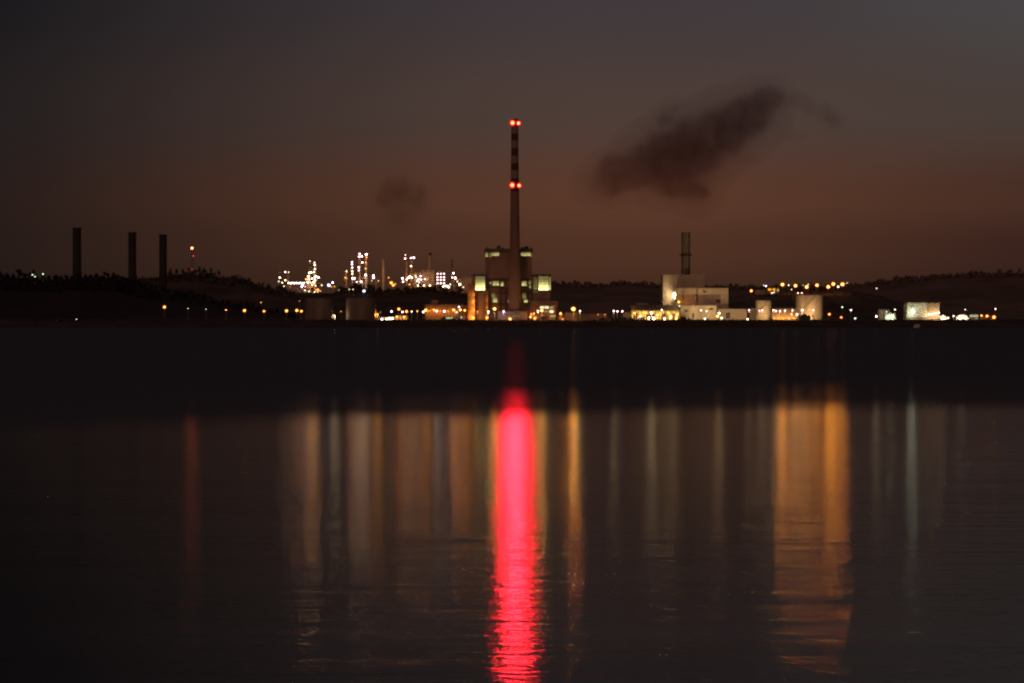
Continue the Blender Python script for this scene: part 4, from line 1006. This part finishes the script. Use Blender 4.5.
rlamp(393.2,285.3,'amber',22,.6,'small amber lamp low right of the bright orange refinery lamp')
rlamp(395.2,284,'amber',9,.5,'faint amber lamp right of the bright orange refinery lamp')
column(406.4,254,.9,'left one of the twin columns with two lamps at its head',[(405.4,255,'warm',16,.45),(405.1,258.5,'pink',40,.6),(402.5,278.4,'pink',60,.75),(403.1,281.7,'pink',45,.65),(406.8,279.6,'warm',30,.6)])
column(411.4,256.5,.9,'right one of the twin columns with a side by side lamp pair at its head',[(411,258,'pink',45,.6),(413.8,257.7,'pink',60,.7),(411,266.2,'warm',36,.6),(408.6,277.8,'pink',55,.7),(410,276.2,'warm',36,.6),(411.8,277.6,'warm',40,.65),(409.6,284.4,'amber',12,.5)])
def heater():
    Y=RY+20; e=thing('furnace_house','dim pale boxy furnace house with a slim stack, lamps before it','furnace house',P(424,292,Y))
    part(e,'wall',M['cream'],pbox(413.6,434.4,272,0,Y,16,zbot=RZ-3)); part(e,'roof',M['cream2'],pbox(413.2,434.8,270.3,271.3,Y-.8,17.6)); part(e,'eaves',M['darkclad'],pbox(413.6,434.4,271.3,272,Y-.3,16.3))
    cx=X(430,Y+8); MB().lathe(cx,Y+8,[(Z(271,Y),1.25),(Z(255,Y),1.15)],20).build('stack',M['cream2'],e); MB().lathe(cx,Y+8,[(Z(255,Y),1.4),(Z(252.6,Y),1.4)],20).build('stack_cap',M['dark'],e)
    for px,py,k,s,r in ((417.2,281,'pink',40,.6),(418.6,279.4,'pink',45,.6),(420.6,276.2,'pink',40,.6),(419.2,282.4,'warm',24,.5),(425,279,'pink',26,.55),(427.6,279.2,'amber',4,.5),(415.4,275.6,'warm',7,.6),(416.3,277.4,'warm',7,.6),(421,279.6,'pink',30,.55)): child_lamp(e,px,py,Y-4,k,s,r)
    for px in (418,424,430): child_lamp(e,px,285.5,Y-9,'warm',30,.6)
heater()
lm=[]
for py,s in ((273.8,10),(277.2,13),(279.9,13),(283.3,16)):
    for px in (437.6,440.8,444): lm.append((px,py,'pink',s,.7))
frame_unit(436.4,445.2,272.2,286,RY,'square open frame with four close rows of dazzling white lamps',lm,4,'steel')
e=frame_unit(441,449.5,285.6,290,RY-16,'low frame with a short line of yellow-white lamps under the dazzling frame',[(441.6,287,'amber',34,.6),(443.2,286.4,'warm',46,.65),(445.2,286,'warm',50,.65),(447.4,286.2,'pink',60,.7),(448.8,287.2,'warm',46,.6)],1)
column(451.8,259.5,.7,'dark column without a top lamp right of the dazzling frame',[(453.4,273.2,'pink',55,.7),(452.3,277.5,'pink',30,.6),(455.2,277.8,'pink',60,.7),(455.5,279.2,'warm',20,.55),(450.3,284.4,'warm',22,.5)],mat='dark')
e=frame_unit(454,461,279.5,290,RY-6,'sloping-lamp steel frame right of the dark column',[(457.4,281.6,'warm',14,.5),(459.7,284.4,'pink',85,.85),(463.4,287.2,'warm',10,.5)],2)
shed('process_shed','shed','dim brownish shed behind the trees left of the power station',461,472,277,RY+30,14,'cream2','cream2',rise=.8,zb=RZ-3)

for (px,py,Yo,k,W) in ((296,281.5,-6,'warm',5000),(309,279,-9,'warm',7000),(316,280,-9,'warm',6000),(311,288,-18,'warm',5000),(352,276,-8,'warm',5000),(362,279,-10,'pink',9000),(367,262,-7,'warm',4000),(358,258,-7,'warm',3000),(408,276,-9,'warm',9000),(409,262,-8,'warm',3000),(419,278,-6,'warm',4500),(428,268,4,'warm',2500),(384,272,-8,'warm',1200),(456,280,-14,'amber',5000),(465,285,10,'amber',4000)):  # unseen point lights added among the lamps to brighten columns and frames
    near = min((o for o in bpy.data.objects if o.name.startswith('lamp') and o.type == 'MESH' and o.parent), key=lambda o: abs((o.parent.location+o.location).x-X(px,RY))+abs((o.parent.location+o.location).z-Z(py,RY)))
    glow(near, P(px,py,RY+Yo)-near.parent.location-near.location, 'amber' if k == 'warm' else k, W*.42)
# ------------------------------------------------------------------ smoke
def smoke(name,label,Y,blobs,dens,col,dist_amp,nscale,thin=1.0,seed=0):
    """absorbing smoke: a closed hull around soft ellipsoids, its density broken up by noise"""
    ct=P(sum(b[0] for b in blobs)/len(blobs),sum(b[1] for b in blobs)/len(blobs),Y)
    hull=MB()
    loc=[]
    for (px,py,rx,rz,ang,wt,dy) in blobs:
        c=P(px,py,Y)-ct; c.y=dy; s=Y/F; rx *= 1.12; rz *= 1.25; loc.append((c,rx*s,rz*s,math.radians(ang),wt))
        n,mm_=24,14; tmp=MB().ball((0,0,0),1,n,mm_); vs=[]
        for v in tmp.v:
            q=Vector((v[0]*rx*s*1.3,v[1]*rz*s*1.3,v[2]*rz*s*1.3)); q=Matrix.Rotation(-math.radians(ang),3,'Y')@q; vs.append(q+c)
        hull.add(vs,tmp.f,True)
    me=bpy.data.meshes.new(name); me.from_pydata([tuple(v) for v in hull.v],[],hull.f)
    tmpo=bpy.data.objects.new(name,me); COL.objects.link(tmpo)
    md=tmpo.modifiers.new('r','REMESH'); md.mode='VOXEL'; md.voxel_size=2.2
    dg=bpy.context.evaluated_depsgraph_get(); me2=bpy.data.meshes.new_from_object(tmpo.evaluated_get(dg)); bpy.data.objects.remove(tmpo)
    m,nt,out=nmat(name+'_volume')
    def lk(a,b): nt.links.new(a,b)
    tc=nt.nodes.new('ShaderNodeTexCoord'); pos=tc.outputs['Object']
    nz=nt.nodes.new('ShaderNodeTexNoise'); nz.inputs['Scale'].default_value=nscale; nz.inputs['Detail'].default_value=7
    mpn=nt.nodes.new('ShaderNodeMapping'); mpn.inputs['Location'].default_value=(seed,seed,seed); lk(pos,mpn.inputs[0]); lk(mpn.outputs[0],nz.inputs['Vector'])
    sb=nt.nodes.new('ShaderNodeVectorMath'); sb.operation='SUBTRACT'; sb.inputs[1].default_value=(.5,.5,.5); lk(nz.outputs['Color'],sb.inputs[0])
    sc=nt.nodes.new('ShaderNodeVectorMath'); sc.operation='SCALE'; sc.inputs['Scale'].default_value=dist_amp; lk(sb.outputs[0],sc.inputs[0])
    ad=nt.nodes.new('ShaderNodeVectorMath'); ad.operation='ADD'; lk(pos,ad.inputs[0]); lk(sc.outputs[0],ad.inputs[1])
    tot=None
    for c,rx,rz,ang,wt in loc:
        s1=nt.nodes.new('ShaderNodeVectorMath'); s1.operation='SUBTRACT'; s1.inputs[1].default_value=c; lk(ad.outputs[0],s1.inputs[0])
        rt=nt.nodes.new('ShaderNodeVectorRotate'); rt.rotation_type='Y_AXIS'; rt.inputs['Angle'].default_value=ang; lk(s1.outputs[0],rt.inputs['Vector'])
        dv=nt.nodes.new('ShaderNodeVectorMath'); dv.operation='DIVIDE'; dv.inputs[1].default_value=(rx,rz,rz); lk(rt.outputs[0],dv.inputs[0])
        ln=nt.nodes.new('ShaderNodeVectorMath'); ln.operation='LENGTH'; lk(dv.outputs[0],ln.inputs[0])
        mr=nt.nodes.new('ShaderNodeMapRange'); mr.interpolation_type='SMOOTHSTEP'; mr.inputs['From Min'].default_value=-.1; mr.inputs['From Max'].default_value=1.18
        mr.inputs['To Min'].default_value=wt; mr.inputs['To Max'].default_value=0; lk(ln.outputs['Value'],mr.inputs['Value'])
        if tot is None: tot=mr.outputs[0]
        else:
            mx=nt.nodes.new('ShaderNodeMath'); mx.operation='SMOOTH_MAX'; mx.inputs[2].default_value=.3; lk(tot,mx.inputs[0]); lk(mr.outputs[0],mx.inputs[1]); tot=mx.outputs[0]
    n2=nt.nodes.new('ShaderNodeTexNoise'); n2.inputs['Scale'].default_value=nscale*2.6; n2.inputs['Detail'].default_value=6; lk(mpn.outputs[0],n2.inputs['Vector'])
    r2=nt.nodes.new('ShaderNodeMapRange'); r2.inputs['From Min'].default_value=.3; r2.inputs['From Max'].default_value=.7; r2.inputs['To Min'].default_value=.65; r2.inputs['To Max'].default_value=1.25; lk(n2.outputs['Fac'],r2.inputs['Value'])
    pw=nt.nodes.new('ShaderNodeMapRange'); pw.interpolation_type='SMOOTHSTEP'; pw.inputs['From Min'].default_value=.07; pw.inputs['From Max'].default_value=.52; lk(tot,pw.inputs['Value']); tot=pw.outputs[0]
    mu=nt.nodes.new('ShaderNodeMath'); mu.operation='MULTIPLY'; lk(tot,mu.inputs[0]); lk(r2.outputs[0],mu.inputs[1])
    m3=nt.nodes.new('ShaderNodeMath'); m3.operation='MULTIPLY'; m3.inputs[1].default_value=dens; lk(mu.outputs[0],m3.inputs[0])
    va=nt.nodes.new('ShaderNodeVolumeAbsorption'); va.inputs['Color'].default_value=col+(1,); lk(m3.outputs[0],va.inputs['Density'])
    lk(va.outputs[0],out.inputs['Volume'])
    m.cycles.volume_step_rate=.35
    me2.materials.clear(); me2.materials.append(m)
    o=bpy.data.objects.new(name,me2); COL.objects.link(o); o.location=ct
    return tag(o,label,'smoke')
smoke('smoke_plume','thick dark smoke plume drifting up and right above the short stack',3092,
  [(626,173,42,22,18,1.0,0),(655,159,42,28,28,1.0,0),(690,150,48,33,24,1.0,3),(722,133,44,30,30,1.0,0),(746,119,38,26,30,1.0,0),(764,103,25,19,25,1.0,2),(696,190,16,20,70,.6,0),(664,122,20,13,52,.6,-3),(672,106,12,7,40,.5,0),(672,180,40,22,0,.75,0),(690,186,22,22,60,.55,0),(694,204,12,17,85,.22,0),(738,152,30,12,15,.4,0)],
  .036,(.28,.13,.15),26,.034,seed=2)
smoke('smoke_plume','thin broken wisp of smoke right of the thick plume',3092,
  [(804,104,22,12,-20,.7,0),(828,116,24,12,-30,.8,0),(830,130,18,8,15,.5,0),(792,140,26,8,8,.45,0)],
  .022,(.3,.15,.15),26,.035,seed=11)
smoke('smoke_plume','faint dim smoke puff low above the refinery columns',RY,
  [(400,192,26,16,0,1,0),(386,200,16,14,0,.8,0),(416,198,15,16,0,.8,0),(402,213,24,18,0,.45,0),(404,182,8,10,0,.7,0)],
  .022,(.25,.2,.15),24,.03,seed=5)
